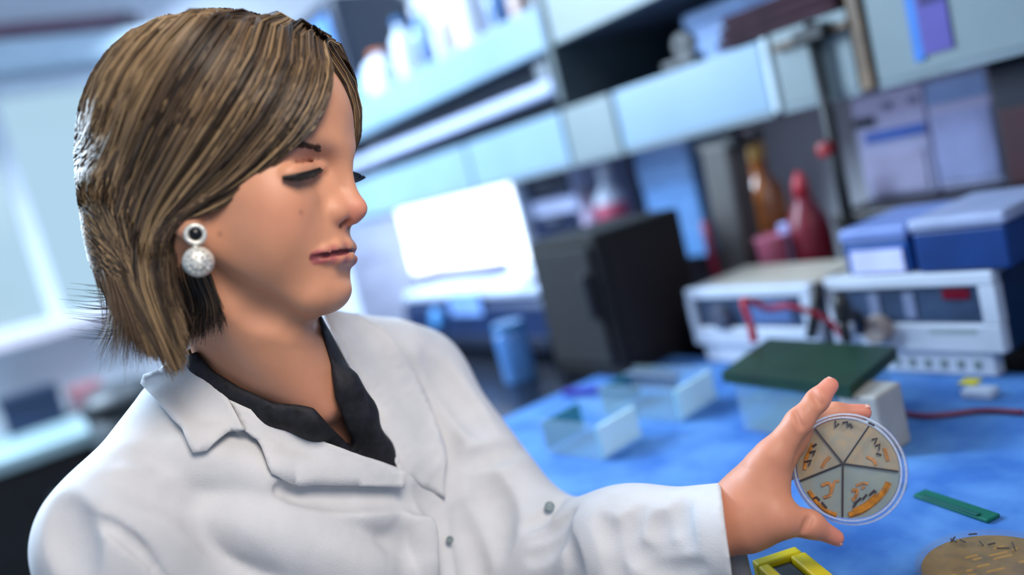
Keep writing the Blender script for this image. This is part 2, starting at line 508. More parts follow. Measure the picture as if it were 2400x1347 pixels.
tag(pd.build('bench_pad', pad_m), 'blue absorbent bench pad spread over the worktop', 'bench pad')

# ------------------------------------------------------------------ wall cabinets and shelves
CYF = 1.2
cab_m = mat('cabinet_laminate', (130, 157, 177), 0.35, var=0.04, scale=6)
cabw_m = mat('cabinet_cream', (126, 139, 141), 0.4, var=0.04, scale=6)
edge_m = mat('cabinet_edge', (200, 216, 222), 0.35)
inn_m = mat('cabinet_inside', (92, 102, 118), 0.6, var=0.08)
wood_m = mat('brown_wood_trim', (124, 100, 76), 0.5, var=0.2, scale=14)
def wall_unit(name, x0, x1, z0, z1, m, label, open_top=False):
    e = empty(name, ((x0 + x1) / 2, 1.4, z0), label, 'cabinet', 'low wall cabinets over the bench')
    MB().box(rel(e, (x0 + 0.001, CYF + 0.018, z0)), rel(e, (x1 - 0.001, 1.598, z1)), 0.002).build('carcass', inn_m, e)
    MB().box(rel(e, (x0 + 0.004, CYF, z0 - 0.002)), rel(e, (x1 - 0.004, CYF + 0.018, z1 + 0.002)), 0.003).build('door', m, e)
    MB().box(rel(e, (x0 + 0.002, CYF + 0.001, z0 - 0.012)), rel(e, (x1 - 0.002, 1.598, z0 - 0.001)), 0.001).build('bottom_board', mat('bottom_board_grey', (120, 132, 138), 0.5), e)  # plain blue-grey board closing the underside
    return e
Z0, Z1 = 1.297, 1.413
wall_unit('wall_cabinet', -3.1, -1.868, Z0, Z1, cab_m, 'long low wall cabinet farthest away, behind the glowing panel')
wall_unit('wall_cabinet', -1.866, -1.445, Z0, Z1, cab_m, 'low wall cabinet right above the two navy drawers')
wall_unit('wall_cabinet', -1.443, -1.272, Z0, Z1, cabw_m, 'narrow low wall cabinet above the white bottle with red label')
wall_unit('wall_cabinet', -1.270, -0.888, Z0, Z1, cab_m, 'wide low wall cabinet above the grey stand and amber bottle')
wall_unit('wall_cabinet', -0.872, -0.722, Z0, Z1 + 0.004, cabw_m, 'short cream wall cabinet crossed by the black rod')
wall_unit('wall_cabinet', -0.700, 0.15, Z0, Z1 + 0.12, cabw_m, 'cream wall cabinet carrying the purple leaflet')
tag(MB().box((-0.887, CYF - 0.004, Z0 - 0.006), (-0.873, 1.59, Z1 + 0.004), 0.002).build('cabinet_filler', edge_m), 'bright narrow filler strip between two wall cabinets', 'filler strip')
tag(MB().box((-0.721, CYF - 0.006, Z0 - 0.008), (-0.701, 1.59, Z1 + 0.14), 0.002).build('upright_post', wood_m), 'brown wooden upright between the cream wall cabinets', 'post')
tag(MB().box((-0.86, CYF - 0.012, 1.388), (-0.722, CYF - 0.001, 1.400), 0.002).build('wood_rail', wood_m), 'brown wooden rail across the short cream cabinet', 'rail')
# low cupboards above the dark gap
def upper(x0, x1, z0, z1, label):
    e = empty('upper_cabinet', ((x0 + x1) / 2, 1.4, z0), label, 'cabinet', 'upper wall cabinets')
    MB().box(rel(e, (x0 + 0.001, CYF + 0.018, z0)), rel(e, (x1 - 0.001, 1.598, z1)), 0.002).build('carcass', inn_m, e)
    d_ = MB().box(rel(e, (x0 + 0.004, CYF, z0 - 0.002)), rel(e, (x1 - 0.004, CYF + 0.018, z1)), 0.003).build('door', cabw_m, e)
    MB().box(rel(e, (x1 - 0.06, CYF - 0.014, z0 + 0.03)), rel(e, (x1 - 0.045, CYF, z0 + 0.13)), 0.002).build('handle', mat('steel_grey', (120, 126, 134)), d_)
upper(-1.415, -0.95, 1.556, 2.15, 'pale upper wall cabinet next to the bottle shelf')
upper(-0.948, -0.48, 1.556, 2.15, 'second upper wall cabinet from the bottle shelf')
tag(MB().box((-1.436, CYF - 0.004, 1.43), (-1.417, 1.598, 2.15), 0.002).build('shelf_divider', mat('divider_grey', (84, 96, 98), 0.5)), 'grey upright board ending the bottle shelf', 'divider')
sh = empty('bottle_shelf', (-2.25, 1.4, 1.55), 'pale thick-edged shelf carrying a row of bottles', 'shelf')
MB().box(rel(sh, (-3.1, CYF, 1.552)), rel(sh, (-1.438, CYF + 0.02, 1.652)), 0.004).build('front_edge', cab_m, sh)
MB().box(rel(sh, (-3.1, CYF + 0.02, 1.60)), rel(sh, (-1.438, 1.598, 1.64)), 0.002).build('board', mat('shelf_board', (130, 146, 172), 0.5), sh)
MB().box(rel(sh, (-3.1, 1.57, 1.42)), rel(sh, (-1.438, 1.598, 1.55)), 0.001).build('gap_shade_board', mat('gap_shade', (40, 48, 58), 0.6), sh)  # dark colour paints the shade at the back of the gap
tag(MB().box((-1.416, 1.575, Z1 + 0.005), (-0.722, 1.598, 1.553), 0.001).build('shade_backing', mat('gap_shade', (40, 48, 58))), 'dark board standing in for the shade behind the light blue box', 'board')  # dark board put in for the shade of the open gap
lt = empty('tube_housing', (-2.1, 1.26, 1.45), 'lavender white lamp housing under the bottle shelf', 'lamp housing')
MB().box(rel(lt, (-2.75, 1.24, 1.462)), rel(lt, (-1.50, 1.33, 1.498)), 0.010).build('housing', mat('lavender_metal', (190, 200, 232), 0.4, var=0.03), lt)
MB().box(rel(lt, (-2.75, 1.25, 1.498)), rel(lt, (-2.70, 1.32, 1.551)), 0.003).build('hanger', mat('steel_grey', (120, 126, 134)), lt)
MB().box(rel(lt, (-1.56, 1.25, 1.498)), rel(lt, (-1.51, 1.32, 1.551)), 0.003).build('hanger', mat('steel_grey', (120, 126, 134)), lt)

# bottles
glass_cols = {}
def bottle(name, x, y, z, r, h, prof, m, cm, label, cat='bottle', cap=True, group=None, band=None):
    e = empty(name, (x, y, z), label, cat, group)
    P = {'round': [(0, 0), (0.92, 0), (1, 0.03), (1, 0.62), (0.85, 0.72), (0.40, 0.80), (0.36, 0.90), (0, 0.90)],
         'jug': [(0, 0), (0.95, 0), (1, 0.05), (1, 0.66), (0.9, 0.76), (0.55, 0.84), (0.42, 0.86), (0.40, 0.92), (0, 0.92)],
         'jar': [(0, 0), (0.96, 0), (1, 0.03), (1, 0.80), (0.92, 0.86), (0.85, 0.88), (0, 0.88)],
         'wash': [(0, 0), (0.95, 0), (1, 0.04), (1, 0.60), (0.8, 0.70), (0.42, 0.76), (0.42, 0.82), (0, 0.82)]}[prof]
    MB().lathe([(a * r, b * h) for a, b in P], 22).build('body', m, e, smooth=True)
    if cap:
        c0 = P[-1][1]; cr = {'round': 0.44, 'jug': 0.5, 'jar': 0.95, 'wash': 0.5}[prof]
        MB().lathe([(0, c0 * h + 0.0006), (cr * r, c0 * h + 0.0006), (cr * r, h), (cr * r * 0.9, h * 1.005), (0, h * 1.005)], 18).build('cap', cm, e, smooth=False)
    if band:
        MB().lathe([(r * 1.012, h * band[0]), (r * 1.02, h * band[0]), (r * 1.02, h * band[1]), (r * 1.012, h * band[1])], 22).build('label_band', band[2], e, smooth=True)
    if prof == 'jug':
        MB().tube([(0.5 * r, -0.25 * r, 0.86 * h), (1.25 * r, -0.62 * r, 0.84 * h), (1.5 * r, -0.75 * r, 0.66 * h), (1.25 * r, -0.62 * r, 0.45 * h), (0.85 * r, -0.42 * r, 0.42 * h)], 0.1 * r, 8).build('handle', m, e, smooth=True)
    return e
milk_m = mat('milky_plastic', (214, 224, 240), 0.35, var=0.04)
bpl_m = mat('bluish_glass', (120, 156, 204), 0.15, var=0.12, coat=0.5)
cap_b = mat('blue_cap', (36, 104, 158), 0.4); cap_o = mat('orange_cap', (206, 104, 30), 0.4); cap_w = mat('white_cap', (222, 226, 236), 0.4)
cap_k = mat('black_cap', (24, 28, 34), 0.4); amb_m = mat('amber_glass', (176, 104, 48), 0.15, var=0.15, coat=0.6)
lab_w = mat('white_label', (230, 232, 240), 0.6, var=0.02); lab_o = mat('peach_label', (214, 170, 150), 0.6)
SZ = 1.641
def shx(u, v, y): p = onY(u, v, y); return p[0]
B_ = [('jug', 905, 200, 1.30, 0.058, 0.155, 'jug', milk_m, cap_o, 'milky jug with orange cap, nearest her forehead on the shelf', None),
      ('bottle', 862, 215, 1.30, 0.045, 0.13, 'round', bpl_m, cap_k, 'small bluish bottle half hidden by her fringe', None),
      ('bottle', 962, 170, 1.28, 0.034, 0.20, 'round', milk_m, cap_b, 'slim milky bottle with blue cap beside the jug', None),
      ('bottle', 1003, 130, 1.38, 0.040, 0.24, 'round', bpl_m, cap_w, 'tall bluish glass bottle with white cap', None),
      ('jar', 1040, 125, 1.245, 0.020, 0.10, 'jar', milk_m, cap_w, 'small white jar at the shelf edge', None),
      ('bottle', 1062, 95, 1.40, 0.036, 0.27, 'round', mat('peach_plastic', (208, 176, 164), 0.4), cap_o, 'peach bottle with orange cap standing at the back', None),
      ('bottle', 1112, 80, 1.29, 0.046, 0.24, 'jar', lab_w, cap_w, 'big white canister in the middle of the shelf', None),
      ('bottle', 1182, 55, 1.42, 0.048, 0.22, 'round', bpl_m, cap_b, 'broad bluish bottle right of the white canister', None),
      ('bottle', 1228, 40, 1.30, 0.030, 0.13, 'round', mat('peach_plastic', (208, 176, 164), 0.4), cap_o, 'small orange-topped bottle at the shelf divider', None)]
for nm, u, v, y, r, h, pr, m, cm, lb, bd in B_:
    bottle(nm, shx(u, v, y), y, SZ if y > 1.225 else SZ, r, h, pr, m, cm, lb, 'bottle' if nm == 'bottle' else nm, group='bottles on the shelf', band=bd)
dk = empty('monitor_case', (max(-2.86, shx(760, 110, 1.42)), 1.43, SZ), 'dark navy case with painted blue glare on its front, far end of the bottle shelf', 'case')
X_ = dk.location.x
MB().box((-0.30, -0.14, 0), (0.26, 0.15, 0.42), 0.03).build('case_body', mat('dark_case', (28, 36, 52), 0.35), dk)
MB().box((-0.26, -0.150, 0.05), (0.22, -0.142, 0.36), 0.003).build('glare_front', mat('blue_glare', (86, 132, 190), 0.12, var=0.15, scale=4), dk)  # blue colour of the front paints the glare

# things in the dark gap on top of the low cabinets
small_case('card_box', (-1.16, 1.34, Z1 + 0.004), (-0.92, 1.50, Z1 + 0.115), mat('light_blue_card', (128, 162, 214), 0.5), mat('light_blue_card', (128, 162, 214)), 'light blue box on top of the wide low cabinet', 'box')
bd = empty('folded_cloth', (-0.86, 1.268, Z1 + 0.008), 'dark maroon folded cloth on top of the cabinets', 'cloth')
for k in range(3):
    MB().box((-0.13 + 0.01 * k, -0.058, 0.0185 * k), (0.115, 0.06, 0.018 + 0.0185 * k), 0.008).build('fold', mat('maroon_cloth', (62, 34, 44), 0.9, var=0.2), bd)
tp = empty('tape_dispenser', (-1.075, 1.215, Z1 + 0.004), 'small black tape dispenser at the cabinet edge', 'dispenser')
MB().box((-0.045, -0.012, 0), (0.04, 0.02, 0.018), 0.004).build('base', cap_k, tp)
MB().lathe([(0.008, -0.01), (0.022, -0.01), (0.022, 0.01), (0.008, 0.01), (0.008, -0.01)], 20, (0.01, 0.004, 0.0395), (0, 1, 0)).build('roll', cap_k, tp, smooth=False)
lf = empty('leaflet', ((onY(2125, 60, CYF)[0] + onY(2225, 60, CYF)[0]) / 2, CYF, 1.33), 'purple and blue printed leaflet taped to the cream cabinet', 'leaflet')
x0 = onY(2132, 60, CYF)[0]; x1 = onY(2228, 60, CYF)[0]; xm = x0 + 0.25 * (x1 - x0)
MB().box(rel(lf, (xm, CYF - 0.003, 1.318)), rel(lf, (x1, CYF - 0.001, 1.46))).build('purple_print', mat('leaflet_purple', (84, 72, 150), 0.5, var=0.08), lf)
MB().box(rel(lf, (x0, CYF - 0.003, 1.312)), rel(lf, (xm, CYF - 0.001, 1.46))).build('blue_margin', mat('leaflet_blue', (52, 118, 196), 0.5, var=0.06), lf)
MB().box(rel(lf, (xm + 0.006, CYF - 0.0036, 1.385)), rel(lf, (x1 - 0.004, CYF - 0.003, 1.402))).box(rel(lf, (xm + 0.012, CYF - 0.0036, 1.41)), rel(lf, (x1 - 0.004, CYF - 0.003, 1.416))).build('printed_title', mat('leaflet_ink', (38, 26, 96), 0.5), lf)
# ------------------------------------------------------------------ equipment at the back of the bench
def rect(u0, v0, u1, v1, Y):
    a = onY(u0, v0, Y); b = onY(u1, v1, Y); return a[0], b[0], b[2], a[2]
# glowing panel and what stands round it
gp = empty('light_panel', (-2.27, 1.33, BZ), 'glowing white light panel at the far end of the bench', 'light panel')
px0, px1 = onY(925, 480, 1.30)[0], onY(1188, 420, 1.30)[0]
MB().box(rel(gp, (px0 - 0.012, 1.305, 1.00)), rel(gp, (px1 + 0.012, 1.345, 1.288)), 0.004).build('casing', mat('panel_casing', (214, 226, 240), 0.4), gp)
MB().box(rel(gp, (px0, 1.300, 1.06)), rel(gp, (px1, 1.3045, 1.282)), 0.001).build('lit_screen', mat('lit_screen', (255, 255, 255), 0.4, emit=(236, 244, 255), estr=3.0), gp)
MB().box(rel(gp, (px0 + 0.1, 1.31, BZ)), rel(gp, (px1 - 0.1, 1.345, 1.00)), 0.004).build('stand', mat('panel_casing', (214, 226, 240)), gp)
# blue centrifuge
cx0, cx1 = onY(960, 800, 0.98)[0], onY(1320, 800, 0.98)[0]
ce = empty('centrifuge', ((cx0 + cx1) / 2, 1.12, BZ), 'deep blue benchtop centrifuge with white lid in front of the glowing panel', 'centrifuge')
navyb_m = mat('deep_blue_enamel', (13, 38, 78), 0.35, var=0.15, scale=6)
MB().box(rel(ce, (cx0, 0.98, BZ + 0.012)), rel(ce, (cx1, 1.27, 1.035)), 0.02).build('housing', navyb_m, ce)
MB().box(rel(ce, (cx0 + 0.02, 0.985, 1.036)), rel(ce, (cx1 - 0.02, 1.26, 1.064)), 0.012).build('lid', mat('lid_white', (200, 212, 238), 0.35), ce)
lx0, lx1, lz0, lz1 = rect(1050, 690, 1135, 738, 0.98)
MB().box(rel(ce, (lx0, 0.976, lz0)), rel(ce, (lx1, 0.980, lz1)), 0.001).build('display', mat('pale_display', (124, 160, 224), 0.3), ce)
MB().lathe([(0, 0), (0.026, 0), (0.026, 0.012), (0.02, 0.018), (0, 0.018)], 22, rel(ce, (onY(1010, 670, 0.98)[0], 0.981, 0.995)), (0, -1, 0)).build('dial', mat('dial_blue', (84, 150, 214), 0.3), ce, smooth=False)
MB().lathe([(0, 0), (0.016, 0), (0.016, 0.012), (0, 0.014)], 18, rel(ce, (cx1 - 0.10, 1.0, 1.064)), (0, 0, 1)).build('lid_knob', mat('knob_white', (222, 220, 238), 0.3), ce, smooth=False)
MB().box(rel(ce, (cx0 + 0.04, 0.973, BZ + 0.02)), rel(ce, (cx1 - 0.04, 0.981, BZ + 0.05)), 0.002).build('plinth_panel', mat('plinth_navy', (12, 24, 48), 0.4), ce)
for sx in (cx0 + 0.05, cx1 - 0.05):
    for sy in (1.01, 1.24): MB().lathe([(0, 0), (0.015, 0), (0.013, 0.013), (0, 0.013)], 12, rel(ce, (sx, sy, BZ))).build('foot', cap_k, ce)
# tall white box added for the bright corner by the window end, a blue-white canister on the bench
small_case('bright_corner_box', (-2.80, 0.98, BZ), (-2.33, 1.19, BZ + 0.37), mat('bright_corner_white', (206, 214, 240), 0.5), mat('bright_corner_white', (206, 214, 240)), 'tall white box added for the bright corner beside her chin', 'ice box', 0.3)
small_case('pipette_case', (onY(1010, 575, 1.19)[0], 1.14, 1.0655), (onY(1185, 550, 1.19)[0] - 0.03, 1.20, 1.0655 + 0.022), mat('ink_blue', (26, 44, 84), 0.4), mat('mauve_lid', (112, 92, 148), 0.4), 'flat mauve and navy case lying on the centrifuge lid', 'case', 0.45)
fl = bottle('flask', onY(1215, 860, 0.86)[0], 0.86, BZ, 0.034, 0.12, 'jar', mat('pale_blue_plastic', (70, 118, 178), 0.3), cap_b, 'dim blue jar in front of the centrifuge', 'jar')
# two navy drawers stacked, pale rail between
dx0, dx1 = onY(1205, 470, 1.34)[0] + 0.06, onY(1342, 440, 1.34)[0]
dr = empty('drawer_tower', ((dx0 + dx1) / 2, 1.42, BZ), 'navy two-drawer tower with pale rail right of the glowing panel', 'drawer unit')
MB().box(rel(dr, (dx0, 1.345, BZ)), rel(dr, (dx1, 1.55, 1.285)), 0.004).build('carcass', mat('pale_rail', (186, 192, 222), 0.4), dr)
for z0, z1 in ((1.215, 1.280), (1.115, 1.175), (1.0, 1.095), (0.91, 0.985)):
    d_ = MB().box(rel(dr, (dx0 + 0.006, 1.335, z0)), rel(dr, (dx1 - 0.006, 1.345, z1)), 0.003).build('drawer', mat('drawer_navy', (10, 28, 62), 0.3, var=0.3, scale=8), dr)
    MB().box(rel(dr, ((dx0 + dx1) / 2 - 0.03, 1.323, z1 - 0.018)), rel(dr, ((dx0 + dx1) / 2 + 0.03, 1.335, z1 - 0.010)), 0.002).build('handle', mat('steel_grey', (120, 126, 134)), d_)
# black light-tight box
pA = onZ(1335, 890, BZ); pB = onZ(1515, 885, BZ); pC = onZ(1600, 852, BZ)
bw0, bw1, by0, by1 = pA[0], -1.075, 0.90, 1.12
bz1 = onY(1420, 545, 0.90)[2]
bb = empty('dark_box', ((bw0 + bw1) / 2, 1.0, BZ), 'large matt black light-tight box on the bench', 'box')
blackbox_m = mat('matt_black_panel', (14, 13, 16), 0.8, var=0.2, scale=5)
MB().box(rel(bb, (bw0 - 0.06, by0, BZ + 0.004)), rel(bb, (bw1, by1, bz1)), 0.008).build('box_body', blackbox_m, bb)
MB().box(rel(bb, (bw0 - 0.045, by0 - 0.010, BZ + 0.03)), rel(bb, (bw1 - 0.015, by0, bz1 - 0.02)), 0.004).build('door', mat('matt_black_door', (17, 17, 21), 0.75), bb)
MB().box(rel(bb, (bw1 - 0.035, by0 - 0.024, 1.02)), rel(bb, (bw1 - 0.025, by0 - 0.010, 1.10)), 0.002).build('handle', mat('dark_handle', (40, 40, 46), 0.4), bb)
MB().box(rel(bb, (bw1, by0 + 0.02, BZ + 0.03)), rel(bb, (bw1 + 0.006, by1 - 0.02, bz1 - 0.02)), 0.003).build('side_panel', mat('matt_black_side', (18, 12, 15), 0.75), bb)
for sx in (bw0 - 0.04, bw1 - 0.03):
    for sy in (by0 + 0.03, by1 - 0.03): MB().lathe([(0, 0), (0.012, 0), (0.012, 0.006), (0, 0.006)], 12, rel(bb, (sx, sy, BZ))).build('foot', cap_k, bb)

# bottles and boxes under the low cabinets
bottle('wash_bottle', onY(1425, 450, 1.38)[0], 1.38, BZ + 0.12, 0.040, 0.25, 'round', milk_m, cap_w, 'white plastic bottle with red label above the black box', 'bottle', band=(0.45, 0.62, mat('pink_label', (196, 84, 110), 0.5)))
rk = empty('riser', (onY(1420, 520, 1.40)[0], 1.42, BZ), 'grey riser shelf behind the black box', 'riser')
MB().box((-0.02, -0.11, 0.105), (0.30, 0.12, 0.1195), 0.003).build('shelf_board', mat('riser_grey', (84, 88, 108), 0.5), rk)
for sx in (-0.012, 0.285): MB().box((sx - 0.006, -0.10, 0.0), (sx + 0.006, 0.11, 0.105), 0.002).build('side', mat('riser_grey', (84, 88, 108)), rk)
bottle('jar', onY(1352, 420, 1.33)[0], 1.345, BZ + 0.1205, 0.021, 0.20, 'round', mat('rose_plastic', (184, 164, 190), 0.4), mat('brown_cap', (96, 66, 62), 0.5), 'small rose bottle with brown cap right of the navy drawers', 'bottle')
lbx0, lbx1, lbz0, lbz1 = rect(1480, 345, 1640, 500, 1.36)
small_case('reagent_box', (lbx0, 1.365, BZ + 0.1205), (lbx1, 1.50, lbz1 - 0.008), mat('sky_blue_plastic', (92, 140, 196), 0.35, var=0.08), mat('sky_blue_plastic2', (84, 124, 172), 0.35), 'sky blue reagent box behind the black box', 'box', 0.35)
# grey stand
gs = empty('equipment_stand', (onZ(1725, 640, BZ)[0] + 0.0, 1.25, BZ), 'grey-brown instrument stand with thick leaning column', 'stand')
gx = onY(1740, 620, 1.25)[0]; gt = onY(1690, 320, 1.25)[0]; gs.location.x = gx
stand_m = mat('grey_brown_casting', (84, 80, 78), 0.5, var=0.1)
P0 = rel(gs, (gx, 1.25, 0.97)); P1 = rel(gs, (gt, 1.25, 1.262))
mbx = MB(); dd = Vector(P1) - Vector(P0)
mbx.box((-0.034, -0.03, 0), (0.034, 0.03, dd.length), 0.008)
mbx.xform(Matrix.Translation(Vector(P0)) @ Vector((0, 0, 1)).rotation_difference(dd).to_matrix().to_4x4())
mbx.build('column', stand_m, gs)
MB().prism([(-0.09, 0.0), (-0.085, 0.02), (-0.05, 0.055), (-0.035, 0.085), (0.035, 0.085), (0.05, 0.055), (0.085, 0.02), (0.09, 0.0), (0.06, 0.0), (0.03, 0.03), (-0.03, 0.03), (-0.06, 0.0)], -0.05, 0.05).xform(Matrix.Rotation(math.pi / 2, 4, 'X')).build('arched_foot', stand_m, gs)
hd = MB(); hd.box((-0.05, -0.045, 0.345), (0.05, 0.045, 0.372), 0.008); hd.xform(Matrix.Translation((gt - gx, 0.02, 0.0))); hd.build('head_plate', mat('dark_casting', (42, 44, 46), 0.5), gs)
MB().tube([rel(gs, (onY(1640, 470, 1.21)[0], 1.21, 1.12)), rel(gs, (onY(1652, 530, 1.21)[0], 1.21, 1.06)), rel(gs, (onY(1672, 600, 1.21)[0], 1.21, 0.99)), rel(gs, (gx - 0.03, 1.215, 0.985))], 0.008, 8).build('red_cable', mat('red_cable', (146, 34, 60), 0.45), gs, smooth=True)
# amber, red and pink bottles
bottle('amber_bottle', onY(1785, 430, 1.36)[0], 1.36, BZ + 0.0, 0.044, 0.345, 'round', amb_m, mat('yellow_cap', (222, 172, 92), 0.4), 'amber bottle between the grey stand and the red bottle', 'bottle')
rb = empty('red_spray_bottle', (onY(1885, 480, 1.255)[0], 1.255, BZ), 'dark red squeeze bottle with white side stripe', 'bottle')
MB().lathe([(0, 0), (0.036, 0), (0.038, 0.01), (0.038, 0.165), (0.034, 0.195), (0.018, 0.225), (0.014, 0.235), (0, 0.235)], 22).build('body', mat('dark_red_plastic', (120, 22, 42), 0.35, var=0.12), rb, smooth=True)
MB().lathe([(0, 0.236), (0.016, 0.236), (0.013, 0.262), (0.004, 0.28), (0, 0.28)], 14).build('nozzle', mat('red_nozzle', (178, 48, 60), 0.35), rb, smooth=True)
ws = MB()
ws.box((-0.045, -0.030, 0.10), (-0.020, -0.018, 0.195), 0.005); ws.build('white_stripe', mat('lavender_label', (168, 174, 226), 0.5), rb)
pb = empty('pink_beaker', (onY(1800, 560, 1.19)[0] - 0.008, 1.207, BZ), 'rose pink beaker in front of the amber bottle', 'beaker')
MB().lathe([(0, 0), (0.024, 0), (0.025, 0.004), (0.027, 0.17), (0.029, 0.175), (0.026, 0.176), (0.024, 0.165), (0.022, 0.01), (0, 0.008)], 22).build('wall', mat('rose_beaker', (186, 96, 122), 0.35), pb, smooth=True)
MB().lathe([(0.0285, 0.174), (0.031, 0.176), (0.0285, 0.179), (0.027, 0.176), (0.0285, 0.174)], 22).build('rim', mat('rose_rim', (202, 118, 140), 0.3), pb, smooth=True)
# rod stand with clamp
rp0 = onY(1995, 500, 1.185); rp1 = onY(1893, 85, 1.185); rxm = (rp0[0] + rp1[0]) / 2
rs = empty('rod_stand', (rxm, 1.185, BZ), 'black retort rod with clamp rising past the cream cabinet', 'stand')
rod_m = mat('black_rod', (8, 10, 12), 0.45)
MB().tube([(0, 0, 0.012), (0, 0, rp1[2] - BZ + 0.02)], 0.0095, 12).build('rod', rod_m, rs, smooth=True)
MB().box((-0.04, -0.012, 0), (0.04, 0.03, 0.012), 0.003).build('base_plate', rod_m, rs)
MB().box((-0.028, -0.015, rp1[2] - BZ - 0.012), (0.03, 0.013, rp1[2] - BZ + 0.012), 0.004).build('clamp', mat('clamp_black', (12, 12, 14), 0.4), rs)
MB().lathe([(0, 0), (0.012, 0), (0.012, 0.02), (0, 0.022)], 14, (0.0, -0.012, onY(1945, 345, 1.185)[2] - BZ), (0, -1, 0)).build('red_knob', mat('red_knob', (140, 26, 30), 0.4), rs)
# black base with two white machines on it
mx0, mx1, mz0, mz1 = rect(1985, 215, 2200, 430, 1.36)
bs = small_case('instrument_base', (mx0 - 0.005, 1.26, BZ), (-0.50, 1.58, 1.095), mat('black_base', (20, 16, 16), 0.5), mat('black_base_top', (26, 20, 18), 0.4), 'low black instrument carrying two white machines', 'instrument', 0.12)
def machine(name, x0, x1, label, stripe):
    e = empty(name, ((x0 + x1) / 2, 1.45, 1.0965), label, 'instrument')
    MB().box(rel(e, (x0, 1.36, 1.0965)), rel(e, (x1, 1.57, 1.284)), 0.006).build('casing', mat('lavender_casing', (150, 152, 182), 0.4, var=0.04), e)
    if stripe:
        MB().box(rel(e, (x0 + 0.018, 1.3565, 1.198)), rel(e, (x1 - 0.004, 1.3598, 1.216)), 0.001).build('blue_stripe', mat('stripe_blue', (40, 84, 168), 0.4), e)
        for u in (2075, 2138):
            MB().lathe([(0, 0), (0.008, 0), (0.007, 0.006), (0, 0.007)], 14, rel(e, (onY(u, 225, 1.36)[0], 1.3598, 1.256)), (0, -1, 0)).build('button', mat('mauve_button', (104, 106, 140), 0.4), e)
        MB().box(rel(e, (x0 + 0.002, 1.354, 1.228)), rel(e, (x0 + 0.042, 1.3598, 1.244)), 0.002).build('display', mat('dark_display', (20, 32, 40), 0.2), e)
        MB().box(rel(e, (x0 + 0.012, 1.3565, 1.105)), rel(e, (x1 - 0.012, 1.3598, 1.175)), 0.002).build('drawer_front', mat('mauve_front', (148, 144, 172), 0.4), e)
    else:
        MB().box(rel(e, (x0 + 0.004, 1.3565, 1.24)), rel(e, (x1 - 0.004, 1.3598, 1.278)), 0.002).build('top_panel', mat('blue_grey_panel', (110, 140, 184), 0.4), e)
        MB().box(rel(e, (x0 + 0.004, 1.3565, 1.11)), rel(e, (x1 - 0.004, 1.3598, 1.225)), 0.002).build('front_panel', mat('lavender_panel', (138, 146, 186), 0.4), e)
machine('thermal_cycler', mx0, mx1 - 0.001, 'white lavender machine with blue stripe and two round buttons', True)
machine('heating_block', mx1 + 0.001, onY(2330, 250, 1.36)[0], 'plain white lavender machine right of the striped one', False)
kx = onY(2338, 250, 1.28)[0]
sp = empty('speaker_box', (kx + 0.08, 1.31, 1.0965), 'black upright box at the right edge under the cream cabinet', 'box')
MB().box((0.001 - 0.08, -0.05, 0), (0.10, 0.09, 0.186), 0.006).build('case_body', mat('black_case', (30, 32, 44), 0.45), sp)
MB().box((-0.07, -0.056, 0.01), (0.09, -0.0505, 0.12), 0.003).build('front_grille', mat('dark_red_grille', (58, 22, 30), 0.6), sp)

